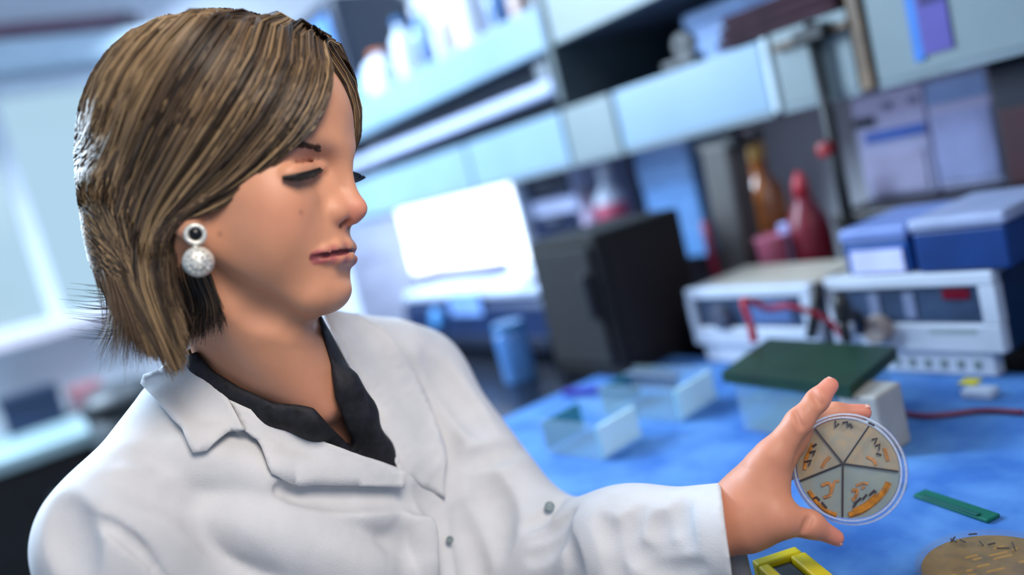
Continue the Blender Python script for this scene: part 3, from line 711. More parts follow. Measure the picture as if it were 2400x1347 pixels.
# ------------------------------------------------------------------ power supplies
cream_m = mat('cream_front', (184, 192, 204), 0.4, var=0.03)
creamw_m = mat('cream_edge', (182, 174, 158), 0.4, var=0.03)
navyside_m = mat('navy_side', (14, 44, 78), 0.35, var=0.08)
panel_m = mat('slate_panel', (58, 74, 100), 0.3, var=0.15, scale=20)
def supply(x0, x1, y0, z1, label, display):
    e = empty('power_supply', ((x0 + x1) / 2, y0 + 0.15, BZ + 0.003), label, 'power supply', 'electrophoresis power supplies')
    zb = BZ + 0.003; w_ = x1 - x0
    MB().box(rel(e, (x0 + 0.008, y0 + 0.02, zb + 0.028)), rel(e, (x1 - 0.003, y0 + 0.165, z1 - 0.008)), 0.004).build('casing', navyside_m, e)
    MB().box(rel(e, (x0 + 0.004, y0 + 0.021, z1 - 0.0078)), rel(e, (x1 - 0.002, y0 + 0.165, z1 - 0.001)), 0.002).build('top_cover', creamw_m, e)
    fr = MB(); fz0 = zb + 0.034; t = 0.014
    pz0, pz1 = z1 - 0.068, z1 - 0.018
    fr.box(rel(e, (x0, y0, pz1)), rel(e, (x1, y0 + 0.02, z1)), 0.003).box(rel(e, (x0, y0, fz0)), rel(e, (x1, y0 + 0.02, pz0)), 0.003)
    fr.box(rel(e, (x0, y0, pz0)), rel(e, (x0 + t, y0 + 0.02, pz1)), 0.001).box(rel(e, (x1 - t - 0.006, y0, pz0)), rel(e, (x1, y0 + 0.02, pz1)), 0.001)
    fr.build('front_frame', cream_m, e)
    p = MB().box(rel(e, (x0 + t, y0 + 0.008, pz0)), rel(e, (x1 - t - 0.006, y0 + 0.019, pz1))).build('control_panel', panel_m, e)
    if display:
        MB().box(rel(e, (x1 - 0.068, y0 + 0.0055, pz1 - 0.018)), rel(e, (x1 - 0.034, y0 + 0.0085, pz1 - 0.004)), 0.001).build('red_display', mat('red_display', (104, 14, 34), 0.2), p)
        for k in range(2):
            MB().box(rel(e, (x0 + 0.062 + 0.05 * k, y0 + 0.0055, pz0 + 0.006)), rel(e, (x0 + 0.078 + 0.05 * k, y0 + 0.0085, pz1 - 0.008)), 0.001).build('key_column', mat('pale_keys', (112, 122, 150), 0.4), p)
        MB().box(rel(e, (x1 - 0.09, y0 - 0.0006, fz0 + 0.026)), rel(e, (x1 - 0.03, y0 + 0.0004, fz0 + 0.032))).build('printed_line', mat('print_grey_green', (146, 162, 164), 0.5), e)
    kx_ = x0 + (0.075 if display else 0.07)
    MB().lathe([(0, 0), (0.021, 0), (0.019, 0.014), (0.016, 0.017), (0, 0.017)], 22, rel(e, (kx_, y0 + 0.0075 if not display else y0, pz0 + (0.018 if not display else -0.006))), (0, -1, 0)).build('dial', mat('dial_brown_grey', (70, 74, 90), 0.4) if not display else mat('dial_tan', (150, 138, 132), 0.4), p)
    if not display:
        MB().box(rel(e, (x0 + 0.13, y0 + 0.0055, pz0 + 0.006)), rel(e, (x1 - 0.045, y0 + 0.0085, pz1 - 0.008)), 0.001).build('meter', mat('meter_blue', (82, 104, 148), 0.3), p)
    MB().box(rel(e, (x0 + 0.012, y0 + 0.008, zb + 0.0012)), rel(e, (x1 - 0.018, y0 + 0.03, fz0 - 0.0008)), 0.002).build('socket_strip', cream_m, e)
    for k in range(6):
        xs = x1 - 0.040 - 0.0215 * k
        MB().box(rel(e, (xs - 0.0045, y0 + 0.0062, zb + 0.010)), rel(e, (xs + 0.0045, y0 + 0.0085, zb + 0.022)), 0.001).build('socket', mat('socket_grey', (112, 128, 130), 0.4), e)
    for sx in (x0 + 0.02, x1 - 0.03): MB().box(rel(e, (sx - 0.01, y0 + 0.13, zb)), rel(e, (sx + 0.01, y0 + 0.15, zb + 0.028)), 0.002).build('foot', cap_k, e)
    return e
supply(-0.718, -0.484, 1.00, 1.043, 'power supply with red display, at the right under the blue boxes', True)
supply(-0.992, -0.742, 1.00, 1.036, 'power supply with big dial, beside the black box', False)
# blue boxes on the right supply
bluebox_m = mat('blue_box', (20, 72, 142), 0.4, var=0.1); bluelid_m = mat('pale_blue_lid', (112, 134, 190), 0.45)
b1 = small_case('freezer_box', (-0.682, 1.012, 1.044), (-0.588, 1.165, 1.109), bluebox_m, bluelid_m, 'blue freezer box with white label on the right power supply', 'box', 0.30)
MB().box(rel(b1, (-0.672, 1.0085, 1.046)), rel(b1, (-0.596, 1.0115, 1.078)), 0.001).build('paper_label', mat('lavender_paper', (196, 200, 238), 0.6), b1)
b2 = small_case('freezer_box', (-0.576, 1.004, 1.044), (-0.462, 1.175, 1.115), mat('royal_blue_box', (10, 52, 112), 0.4, var=0.1), mat('grey_blue_lid', (150, 160, 190), 0.45), 'plain dark blue freezer box at the right picture edge', 'box', 0.24)

# ------------------------------------------------------------------ gel tank with green lid
def clear_mat(name, tint, fres=1.45, rough=0.03, body=0.0):
    m = bpy.data.materials.new(name); m.use_nodes = True
    nt = m.node_tree; nt.nodes.clear()
    o = nt.nodes.new('ShaderNodeOutputMaterial'); t = nt.nodes.new('ShaderNodeBsdfTransparent'); t.inputs[0].default_value = (*tint, 1)
    g = nt.nodes.new('ShaderNodeBsdfGlossy'); g.inputs['Roughness'].default_value = rough
    lw = nt.nodes.new('ShaderNodeLayerWeight'); pw = nt.nodes.new('ShaderNodeMath'); pw.operation = 'POWER'; pw.inputs[1].default_value = 4.0; nt.links.new(lw.outputs['Facing'], pw.inputs[0]); fr = nt.nodes.new('ShaderNodeMapRange'); fr.inputs['To Min'].default_value = 0.08 * (fres - 1); fr.inputs['To Max'].default_value = 1.2 * (fres - 1); nt.links.new(pw.outputs[0], fr.inputs['Value']); mx = nt.nodes.new('ShaderNodeMixShader')
    src = t
    if body > 0:
        d = nt.nodes.new('ShaderNodeBsdfDiffuse'); d.inputs[0].default_value = (*tint, 1); m2 = nt.nodes.new('ShaderNodeMixShader'); m2.inputs[0].default_value = body
        nz = nt.nodes.new('ShaderNodeTexNoise'); nz.inputs['Scale'].default_value = 30
        mr = nt.nodes.new('ShaderNodeMapRange'); mr.inputs['To Min'].default_value = body * 0.7; mr.inputs['To Max'].default_value = min(1, body * 1.3)
        nt.links.new(nz.outputs['Fac'], mr.inputs['Value']); nt.links.new(mr.outputs['Result'], m2.inputs[0])
        nt.links.new(t.outputs[0], m2.inputs[1]); nt.links.new(d.outputs[0], m2.inputs[2]); src = m2
    nt.links.new(fr.outputs[0], mx.inputs[0]); nt.links.new(src.outputs[0], mx.inputs[1]); nt.links.new(g.outputs[0], mx.inputs[2]); nt.links.new(mx.outputs[0], o.inputs[0])
    return m
acryl_m = clear_mat('clear_acrylic', (0.80, 0.93, 0.97), 1.5, 0.04, 0.10)
water_m = clear_mat('buffer_liquid', (0.55, 0.75, 0.80), 1.33, 0.02, 0.15)
PS_m = clear_mat('clear_polystyrene', (0.95, 0.96, 0.98), 1.5, 0.05, 0.05)
LZ = 0.985
q = [onZ(1690, 872, LZ), onZ(1990, 905, LZ), onZ(2100, 812, LZ), onZ(1800, 792, LZ)]
qc = np.mean(q, axis=0)
tk = empty('gel_tank', (qc[0], qc[1], BZ + 0.003), 'clear gel electrophoresis tank with dark green lid behind the dish', 'gel tank')
green_m = mat('green_acrylic', (2, 48, 25), 0.5, var=0.2, scale=12)
poly = [(p[0] - qc[0], p[1] - qc[1]) for p in q]
MB().prism(poly, LZ - BZ - 0.003 - 0.014, LZ - BZ - 0.003).build('lid', green_m, tk)
ins = lambda k: [(x * k, y * k) for x, y in poly]
def walls(poly, z0, z1, t):
    m_ = MB()
    n = len(poly); inn = [(x * (1 - t), y * (1 - t)) for x, y in poly]
    for i in range(n):
        j = (i + 1) % n
        m_.prism([poly[i], poly[j], inn[j], inn[i]], z0, z1)
    return m_
walls(ins(0.88), 0.004, LZ - BZ - 0.0175, 0.06).build('tank_wall', acryl_m, tk)
MB().prism(ins(0.88), 0.0, 0.004).build('tank_floor', acryl_m, tk)
MB().prism(ins(0.80), 0.0045, 0.038).build('buffer', water_m, tk)
e_ = np.array(q[1]) * 0.75 + np.array(q[2]) * 0.25
cb = MB(); cb.box((-0.022, -0.03, 0.0), (0.024, 0.02, 0.070), 0.003); cb.xform(Matrix.Translation((e_[0] - qc[0] + 0.008, e_[1] - qc[1], 0.0))); cb.build('electrode_block', mat('cream_block', (160, 158, 152), 0.45), tk)
for (u, v), m_, nm in (((1768, 800), mat('red_plug', (160, 26, 46), 0.35), 'red_plug'), ((1985, 800), cap_k, 'black_plug')):
    p = onZ(u, v, LZ); MB().lathe([(0, 0), (0.006, 0), (0.006, 0.022), (0.004, 0.026), (0, 0.026)], 12, (p[0] - qc[0], p[1] - qc[1], LZ - BZ - 0.003)).build(nm, m_, tk)
def lead(name, pts, r, m, label):
    c = pts[0]; o = MB().tube([np.asarray(p) - np.asarray(c) for p in bezier_pts(pts, 8)], r, 8).build(name, m, None, smooth=True)
    o.location = c
    return tag(o, label, 'cable')
redw = mat('red_lead', (176, 32, 52), 0.4); blkw = mat('black_lead', (16, 18, 24), 0.4)
a = onZ(1768, 800, LZ) + np.array([0, 0, 0.026])
lead('power_lead', [a, a + np.array([-0.008, 0.006, 0.034]), onY(1800, 722, 0.93), onY(1850, 718, 0.95), onY(1910, 735, 0.97), onY(1950, 760, 0.985), onY(1985, 800, 0.99)], 0.0045, redw, 'red lead arching from the green lid to the right power supply')
a = onZ(1985, 800, LZ) + np.array([0, 0, 0.026])
lead('power_lead', [a, a + np.array([-0.004, 0.01, 0.03]), onY(1985, 735, 0.95), onY(2010, 745, 0.975), onY(2020, 775, 0.989)], 0.009, blkw, 'thick black lead from the green lid to the tan dial')
lead('power_lead', [onY(1900, 790, 0.97), onY(1908, 745, 0.975), onY(1912, 700, 0.985), onY(1912, 668, 0.995)], 0.008, blkw, 'black lead hanging between the two power supplies')
lead('loose_wire', [onZ(2075, 945, BZ + 0.007), onZ(2120, 968, BZ + 0.007), onZ(2190, 974, BZ + 0.007), onZ(2300, 962, BZ + 0.007), onZ(2400, 966, BZ + 0.007)], 0.0035, mat('maroon_wire', (104, 44, 74), 0.45), 'thin maroon wire lying on the pad behind the tank')
tg = empty('wire_tag', tuple(onZ(2295, 928, BZ + 0.0035)), 'white paper tag with yellow tape on the pad', 'tag')
MB().box((-0.016, -0.012, 0), (0.018, 0.014, 0.010), 0.002).build('paper_tag', mat('tag_white', (186, 200, 220), 0.6), tg)
MB().box((-0.026, 0.006, 0.0105), (-0.006, 0.026, 0.0130), 0.0005).build('yellow_tape', mat('yellow_tape', (214, 200, 24), 0.5), tg)

# ------------------------------------------------------------------ gel casting trays
def tray(name, c, lx, ly, h, rz, label):
    e = empty(name, (c[0], c[1], BZ + 0.0035), label, 'gel tray', 'gel casting trays', rz)
    t = 0.004
    MB().box((-lx / 2, -ly / 2, 0), (lx / 2, ly / 2, t), 0.001).build('tray_floor', acryl_m, e)
    for s in (-1, 1):
        MB().box((-lx / 2, s * (ly / 2 - t / 2) - t / 2, t), (lx / 2, s * (ly / 2 - t / 2) + t / 2, h), 0.001).build('side_wall', acryl_m, e)
    MB().box((lx / 2 - 0.008, -ly / 2 + t, t), (lx / 2, ly / 2 - t, h * 0.9), 0.002).build('end_plate', mat('glint_white', (206, 240, 250), 0.25, var=0.04, trans=0.25), e)  # white plate stands in for the bright reflection at the tray corner
    MB().box((-lx / 2, -ly / 2 + t, t), (-lx / 2 + 0.005, ly / 2 - t, h * 0.9), 0.001).build('end_plate', mat('teal_gate', (60, 140, 160), 0.3, trans=0.3), e)
    return e
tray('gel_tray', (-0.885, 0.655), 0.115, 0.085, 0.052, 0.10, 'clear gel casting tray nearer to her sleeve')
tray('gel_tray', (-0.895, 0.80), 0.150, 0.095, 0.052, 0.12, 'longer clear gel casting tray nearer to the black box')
cmb = empty('gel_comb', (-0.89, 0.80, BZ + 0.055), 'grey gel comb laid across the farther casting tray', 'comb')
MB().box((-0.06, -0.008, 0.0012), (0.05, 0.008, 0.005), 0.001).build('spine', mat('comb_grey', (96, 110, 130), 0.4), cmb)
for k in range(8): MB().box((-0.052 + 0.0125 * k, -0.0015, -0.020), (-0.044 + 0.0125 * k, 0.0015, 0.0011)).build('tooth', mat('comb_grey', (96, 110, 130)), cmb)
mk = empty('marker_pen', tuple(onZ(1385, 925, BZ + 0.0035)), 'violet blue marker pen behind the casting trays', 'pen')
MB().lathe([(0, -0.05), (0.007, -0.05), (0.007, 0.02), (0, 0.02)], 14, (0, 0, 0.0075), (0.9, 0.43, 0)).build('barrel', mat('violet_blue', (38, 30, 150), 0.4), mk)
MB().lathe([(0, 0.021), (0.0074, 0.021), (0.0066, 0.058), (0, 0.06)], 14, (0, 0, 0.0075), (0.9, 0.43, 0)).build('cap', mat('violet_cap', (28, 20, 110), 0.4), mk)

# ------------------------------------------------------------------ near things on the pad
ga = onZ(2155, 1158, BZ + 0.004); gb = onZ(2330, 1218, BZ + 0.004); gd = gb - ga; L_ = np.hypot(gd[0], gd[1])
gc = empty('green_comb', tuple((ga + gb) / 2 * np.array([1, 1, 0]) + np.array([0, 0, BZ + 0.0035])), 'flat green plastic strip lying on the blue pad', 'comb', rz=math.atan2(gd[1], gd[0]))
MB().box((-L_ / 2, -0.008, 0), (L_ / 2, 0.008, 0.0035), 0.001).build('strip', mat('green_strip', (0, 92, 74), 0.45, var=0.08), gc)
MB().box((-L_ / 2 + 0.01, -0.008, 0.0036), (L_ / 2 - 0.01, -0.003, 0.0052), 0.0005).build('rib', mat('green_rib', (0, 78, 70), 0.45), gc)
ym = empty('timer', tuple(onZ(1835, 1352, BZ + 0.0035)), 'black timer in a yellow frame at the bottom edge', 'timer')
ya = onZ(1768, 1330, BZ + 0.02); yb = onZ(1872, 1296, BZ + 0.02); ang = math.atan2(yb[1] - ya[1], yb[0] - ya[0]); Ly = np.hypot(*(yb - ya)[:2])
M_ = Matrix.Translation(Vector(((ya + yb) / 2 - np.asarray(ym.location)) * np.array([1, 1, 0]))) @ Matrix.Rotation(ang, 4, 'Z')
yel = mat('yellow_plastic', (222, 200, 0), 0.45, var=0.05)
fy = MB(); fy.box((-Ly / 2, -0.008, 0), (Ly / 2, 0.004, 0.022), 0.002).box((Ly / 2 - 0.012, -0.075, 0), (Ly / 2 + 0.002, -0.0085, 0.022), 0.002).box((-Ly / 2, -0.075, 0), (-Ly / 2 + 0.010, -0.0085, 0.022), 0.002).box((-Ly / 2, -0.085, 0), (Ly / 2, -0.0755, 0.022), 0.002)
fy.xform(M_).build('yellow_frame', yel, ym)
MB().box((-Ly / 2 + 0.0105, -0.075, 0.001), (Ly / 2 - 0.0125, -0.009, 0.018), 0.002).xform(M_).build('black_face', mat('timer_black', (10, 10, 12), 0.3), ym)
gy = onZ(1752, 1420, BZ + 0.0035)
gt_ = empty('sample_tube', tuple(gy), 'grey capped tube standing on the pad under her wrist', 'tube')
MB().lathe([(0, 0), (0.0085, 0), (0.009, 0.002), (0.009, 0.055), (0, 0.055)], 18).build('tube_body', mat('grey_tube', (112, 112, 120), 0.5), gt_, smooth=False)
MB().lathe([(0, 0.0555), (0.0095, 0.0555), (0.0095, 0.066), (0.0085, 0.067), (0, 0.067)], 18).build('screw_cap', mat('grey_tube_cap', (134, 134, 140), 0.5), gt_, smooth=False)

# ------------------------------------------------------------------ petri dishes
def ring_prof(r, h, t): return [(0, 0), (r, 0), (r, h), (r - t, h), (r - t, t), (0, t)]
def frame_of(center, a, upw):
    a = nrm(a); e1 = nrm(np.cross(upw, a)); e2 = np.cross(a, e1); return np.asarray(center), e1, e2, a
def local(fr, x, y, z): c, e1, e2, a = fr; return c + e1 * x + e2 * y + a * z
dep = 0.653
toC = nrm(CAM - W(1983, 1097, dep)); imgR = ROT[:, 0]; imgU = ROT[:, 1]
ax = nrm(toC - 0.26 * imgR + 0.03 * imgU)
dc = W(1983, 1097, dep)
FRM = frame_of(dc, ax, imgU)
held = empty('petri_dish', tuple(dc), 'petri dish with five marked sectors of tan agar, held up in her hand', 'petri dish')
R_A, R_B, R_L = 0.0390, 0.0410, 0.0440
def lp(x, y, z): return local(FRM, x, y, z) - dc
def disc(name, prof, m, parent, n=48, smooth=False, ctr=(0, 0)): return MB().lathe(prof, n, lp(ctr[0], ctr[1], 0), ax).build(name, m, parent, smooth=smooth)
disc('base', [(0, 0.0), (R_B, 0.0), (R_B, -0.013), (R_B - 0.0012, -0.013), (R_B - 0.0012, -0.0012), (0, -0.0012)], PS_m, held)
disc('lid', [(0, -0.0156), (R_L, -0.0156), (R_L, -0.0040), (R_L - 0.0012, -0.0040), (R_L - 0.0012, -0.0144), (0, -0.0144)], PS_m, held)
disc('rim_bead', [(R_B - 0.0010, 0.0002), (R_B + 0.0004, 0.0002), (R_B + 0.0004, -0.0012), (R_B - 0.0010, -0.0012), (R_B - 0.0010, 0.0002)], clear_mat('rim_polystyrene', (0.85, 0.88, 0.95), 1.6, 0.05, 0.35), held)
disc('lid_bead', [(R_L - 0.0012, -0.0036), (R_L + 0.0004, -0.0036), (R_L + 0.0004, -0.0052), (R_L - 0.0012, -0.0052), (R_L - 0.0012, -0.0036)], clear_mat('rim_polystyrene2', (0.85, 0.88, 0.95), 1.6, 0.05, 0.35), held)
tan_m = mat('tan_agar', (178, 146, 92), 0.5, var=0.1, scale=120, rgb2=(150, 138, 104))
gry_m = mat('grey_green_agar', (140, 148, 128), 0.5, var=0.1, scale=90, rgb2=(124, 140, 134))
org_m = mat('orange_colony', (192, 122, 30), 0.6, var=0.2, scale=200)
ink_m = mat('marker_ink', (62, 56, 62), 0.6)
def pxd(u, v):
    """dish-plane coordinates of a mark"""
    r = raydir(u, v); t = ((dc - CAM) @ ax) / (r @ ax); p = CAM + r * t - dc
    return p @ FRM[1], p @ FRM[2]
C0 = pxd(1976, 1086)
ANG = [pxd(*p) for p in ((1915, 1010), (2036, 998), (2090, 1102), (1975, 1212), (1886, 1122))]
angs = [math.atan2(y - C0[1], x - C0[0]) for x, y in ANG]
def edge_pt(a):
    d = np.array([math.cos(a), math.sin(a)]); c = np.array(C0); bq = c @ d; return c + d * (-bq + math.sqrt(bq * bq - c @ c + R_A * R_A))
for i in range(5):
    a0, a1 = angs[i], angs[(i + 1) % 5]
    while a1 > a0: a1 -= 2 * math.pi
    arc = [edge_pt(a0 + (a1 - a0) * k / 12) for k in range(13)]
    pts = [np.array(C0)] + arc
    V = [lp(p[0], p[1], -0.0014) for p in pts] + [lp(p[0], p[1], -0.0055) for p in pts]; n = len(pts)
    F_ = [tuple(range(n)), tuple(range(2 * n - 1, n - 1, -1))] + [(k, k + n, (k + 1) % n + n, (k + 1) % n) for k in range(n)]
    from_arrays('agar_sector', V, F_, gry_m if i in (2, 3) else tan_m, held)
    m_ = edge_pt(angs[i]); MB().tube([lp(C0[0], C0[1], 0.0004), lp(m_[0] * 0.99, m_[1] * 0.99, 0.0004)], 0.0007, 6).build('marker_line', ink_m, held)
def stroke(name, pts, r, m, z=0.0004): MB().tube([lp(x, y, z) for x, y in pts], r, 6).build(name, m, held)
for P_ in ([(1958, 985), (1958, 1002), (1966, 992)], [(1975, 990), (1986, 988), (1988, 1000)], [(1992, 992), (1998, 1002)], [(2036, 990), (2050, 997)],
           [(2044, 1030), (2056, 1026), (2050, 1040)], [(2052, 1045), (2062, 1040), (2060, 1055)], [(2054, 1062), (2066, 1066)],
           [(1904, 1046), (1914, 1040)], [(1898, 1060), (1912, 1056), (1906, 1066)], [(1886, 1082), (1902, 1078), (1896, 1090)],
           [(1906, 1168), (1914, 1164), (1922, 1172)], [(1926, 1176), (1938, 1190)], [(2002, 1180), (2012, 1172), (2018, 1166)], [(2022, 1170), (2032, 1158)], [(2038, 1160), (2050, 1148), (2054, 1154)], [(2000, 1188), (2008, 1176)]):
    stroke('handwriting', [pxd(*p) for p in P_], 0.0008, ink_m)
for P_, r in (([(1925, 1138), (1940, 1132), (1948, 1142), (1944, 1160), (1930, 1166)], 0.0016), ([(1950, 1150), (1955, 1130), (1966, 1126)], 0.0012), ([(1996, 1150), (2008, 1148), (2004, 1164), (1998, 1172)], 0.0016), ([(2006, 1138), (2022, 1132), (2034, 1134)], 0.0013), ([(2020, 1145), (2026, 1140)], 0.0013),
              ([(1895, 1150), (1915, 1178), (1935, 1196), (1960, 1207)], 0.0020), ([(1990, 1207), (2020, 1196), (2050, 1175), (2072, 1150), (2082, 1130)], 0.0026), ([(2000, 1198), (2030, 1182), (2055, 1160)], 0.0022),
              ([(1885, 1100), (1890, 1070), (1905, 1040)], 0.0018), ([(2030, 1070), (2046, 1078), (2052, 1090)], 0.0014), ([(2072, 1050), (2080, 1080)], 0.0016), ([(1925, 1095), (1935, 1080), (1945, 1070)], 0.0015)):
    stroke('colony_streak', bezier_pts([pxd(*p) for p in P_], 4), r, org_m, -0.0014)

# dish on the bench
d2 = np.array([onZ(2332, 1330, BZ + 0.02)[0], onZ(2332, 1330, BZ + 0.02)[1], BZ + 0.0035])
dish2 = empty('petri_dish', tuple(d2), 'petri dish of brownish amber agar lying on the pad at the lower right', 'petri dish')
RD = 0.052
MB().lathe([(0, 0), (RD, 0), (RD, 0.013), (RD - 0.0013, 0.013), (RD - 0.0013, 0.0013), (0, 0.0013)], 48).build('base', PS_m, dish2)
MB().lathe([(0, 0.0182), (RD + 0.002, 0.0182), (RD + 0.002, 0.006), (RD + 0.0032, 0.006), (RD + 0.0032, 0.0195), (0, 0.0195)], 48).build('lid', clear_mat('lid_polystyrene', (0.97, 0.97, 0.97), 1.2, 0.1, 0.02), dish2)
MB().lathe([(0, 0.0014), (RD - 0.0016, 0.0014), (RD - 0.0016, 0.0162), (0, 0.0162)], 48).build('agar', mat('amber_agar', (146, 112, 46), 0.5, var=0.15, scale=60, rgb2=(112, 88, 40)), dish2)
for k in range(26):
    r_ = RD * 0.85 * math.sqrt(rng.random()); t_ = rng.random() * 6.28; l_ = 0.004 + 0.012 * rng.random()
    x_, y_ = r_ * math.cos(t_), r_ * math.sin(t_)
    dxy = -CAM[:2] * 0 + np.array([ROT[0][0], ROT[1][0]]); dxy /= np.hypot(*dxy)
    MB().tube([(x_ - dxy[0] * l_ / 2, y_ - dxy[1] * l_ / 2, 0.0163), (x_ + dxy[0] * l_ / 2, y_ + dxy[1] * l_ / 2, 0.0163)], 0.0008, 6).build('colony_streak', mat('amber_streak', (196, 148, 44), 0.6), dish2)
for (u, v), (u2, v2) in (((2228, 1262), (2242, 1270)), ((2250, 1264), (2262, 1270)), ((2296, 1268), (2304, 1278)), ((2316, 1276), (2332, 1272)), ((2335, 1284), (2366, 1284)), ((2372, 1270), (2380, 1290)), ((2270, 1252), (2290, 1250)), ((2230, 1268), (2238, 1258))):
    a_ = onZ(u, v, BZ + 0.0236) - d2; b_ = onZ(u2, v2, BZ + 0.0236) - d2
    MB().tube([a_, b_], 0.0006, 6).build('handwriting', ink_m, dish2)
# ------------------------------------------------------------------ the woman
HO = W(565, 380, 0.66)
_f = nrm([0.975, -0.03, 0.15]); _u = np.array([0.02, 1, 0.03]); _u = nrm(_u - _f * (_u @ _f)); _r = np.cross(_f, _u)
HB = np.array([ROT @ _r, ROT @ _f, ROT @ _u])          # rows: her right, forward, up (world)
def h2w(p): return HO + np.asarray(p) @ HB
def w2h(p): return (np.asarray(p) - HO) @ HB.T
def HP(u, v, x):
    """head-space point on the line of sight of a pixel at lateral offset x"""
    o = w2h(CAM); d = raydir(u, v) @ HB.T
    return o + d * ((x - o[0]) / d[0]) if abs(d[0]) > 1e-6 else o

T_RS = W(292, 1262, 0.635); T_LS = W(960, 905, 0.90)
T0 = (T_RS + T_LS) / 2
tl = nrm((T_LS - T_RS) * np.array([1, 1, 0.6])); tu = np.array([0.05, 0.0, 1.0]); tu = nrm(tu - tl * (tu @ tl)); tf = np.cross(tl, tu)
TB = np.array([tl, tf, tu])
ELB_L = W(1260, 1310, 0.80); WR_L = W(1722, 1222, 0.655)
ELB_R = T_RS + np.array([0.02, -0.03, -0.29]); WR_R = ELB_R + tf * 0.22 + tl * 0.02 + np.array([0, 0, -0.02])

def torso(f, inf, tr=lambda p: p, arms=True):
    """neck base, shoulders, chest, arms: inf = how far the layer lies off the skin"""

    f.cone(tr(W(445, 1000, 0.72)), tr(T_RS), 0.036 + inf, 0.043 + inf, 0.03)
    f.cone(tr(W(770, 880, 0.82)), tr(T_LS), 0.036 + inf, 0.046 + inf, 0.03)
    f.cone(tr(W(600, 930, 0.755)), tr(T0 - 0.06 * tu), 0.05 + inf, 0.075 + inf, 0.04)
    R = TB if inf_world[0] else TB @ HB.T
    f.ell(tr(T0 - 0.13 * tu + 0.005 * tf), (0.165 + inf, 0.095 + inf, 0.19 + inf), 0.04, B=R)
    f.ell(tr(T0 - 0.36 * tu), (0.145 + inf, 0.10 + inf, 0.22 + inf), 0.05, B=R)
    for s in (-1, 1):
        f.ell(tr(T0 - 0.175 * tu + s * 0.075 * tl + 0.07 * tf), (0.062 + inf, 0.055 + inf, 0.065 + inf), 0.05, B=R)
    if arms:
        f.cone(tr(T_LS), tr(ELB_L), 0.046 + inf, 0.038 + inf, 0.03)
        f.cone(tr(ELB_L), tr(ELB_L + 0.8 * (WR_L - ELB_L)), 0.038 + inf, 0.024 + inf, 0.02)
        f.cone(tr(T_RS), tr(ELB_R), 0.043 + inf, 0.04 + inf, 0.025)
        f.cone(tr(ELB_R), tr(WR_R), 0.038 + inf, 0.028 + inf, 0.02)
inf_world = [False]

# ---- head, neck and upper chest (head space)
f = Field((-0.15, -0.16, -0.335), (0.20, 0.23, 0.125), 0.0017)
f.ell((0, -0.012, 0.030), (0.0735, 0.093, 0.079), 0.02)
f.ell((0, 0.032, 0.030), (0.061, 0.0535, 0.056), 0.03)
f.ell((0, 0.025, -0.030), (0.059, 0.050, 0.062), 0.03)
f.ell((0, 0.024, -0.066), (0.046, 0.053, 0.042), 0.03)
f.ell((0, 0.0745, -0.1005), (0.019, 0.0195, 0.0165), 0.026)
for s in (-1, 1):
    f.cone((s * 0.054, -0.010, -0.052), (s * 0.018, 0.066, -0.104), 0.012, 0.0125, 0.026)
    f.ell((s * 0.043, 0.046, -0.030), (0.020, 0.024, 0.019), 0.03)
    f.ell((s * 0.040, 0.050, -0.058), (0.018, 0.020, 0.024), 0.03)
    f.cone((s * 0.046, 0.057, 0.013), (s * 0.012, 0.078, 0.010), 0.007, 0.008, 0.02)
# mouth region and nose
f.ell((0, 0.062, -0.068), (0.031, 0.0285, 0.027), 0.022)
for s in (-1, 1):
    f.ell((s * 0.035, 0.085, -0.007), (0.0185, 0.0140, 0.0095), 0.016, 's')
f.cone((0, 0.0800, 0.006), (0, 0.0965, -0.032), 0.0062, 0.0068, 0.016)
f.cone((0, 0.090, -0.034), (0, 0.0995, -0.0370), 0.0088, 0.0076, 0.008)
for s in (-1, 1):
    f.ell((s * 0.0122, 0.0832, -0.0412), (0.0066, 0.0108, 0.0074), 0.006)
    f.cone((s * 0.012, 0.070, -0.020), (s * 0.012, 0.084, -0.038), 0.008, 0.007, 0.012)
f.cone((0, 0.086, -0.046), (0, 0.095, -0.043), 0.005, 0.0055, 0.006)
for s in (-1, 1):
    f.ell((s * 0.0074, 0.0895, -0.0478), (0.0038, 0.0070, 0.0038), 0.003, 's')
# lips
def lip_curve(near, mid, inset):
    """near-side points are found on the modelled face, then mirrored"""
    o = w2h(CAM); N_ = []
    for u, v in near:
        d = raydir(u, v) @ HB.T; t = f.hit(o[None, :], d[None, :], 0.5, 0.8, 0.0005)[0]
        q = o + d * t; N_.append(q - f.normal(q[None, :])[0] * inset)
    m_ = HP(mid[0], mid[1], 0.0); m_[1] = N_[-1][1] + 0.0022
    return [np.array([-q[0], q[1], q[2]]) for q in N_] + [m_] + N_[::-1]
LIPU = lip_curve([(737, 600), (762, 589), (790, 578)], (822, 576), 0.0012)
LIPL = lip_curve([(740, 603), (764, 603), (792, 606)], (822, 602), 0.0012)
LIPM = lip_curve([(731, 603), (762, 597), (792, 592)], (830, 589), -0.0014)
f.chain(LIPU, [0.0012, 0.0028, 0.0034, 0.0036, 0.0034, 0.0028, 0.0012], 0.006)
f.chain(LIPL, [0.0012, 0.0030, 0.0040, 0.0044, 0.0040, 0.0030, 0.0012], 0.006)
f.chain(LIPM, [0.0016, 0.0018, 0.0017, 0.0014, 0.0017, 0.0018, 0.0016], 0.0025, 's')
f.ell((0, 0.0975, -0.0895), (0.018, 0.0065, 0.0045), 0.010, 's')
# eyeballs under lowered lids
EYE = [np.array((-0.0340, 0.0625, -0.0090)), np.array((0.0348, 0.0560, -0.0095))]
for e in EYE:
    f.ell(e, (0.0146, 0.0142, 0.0128), 0.005)
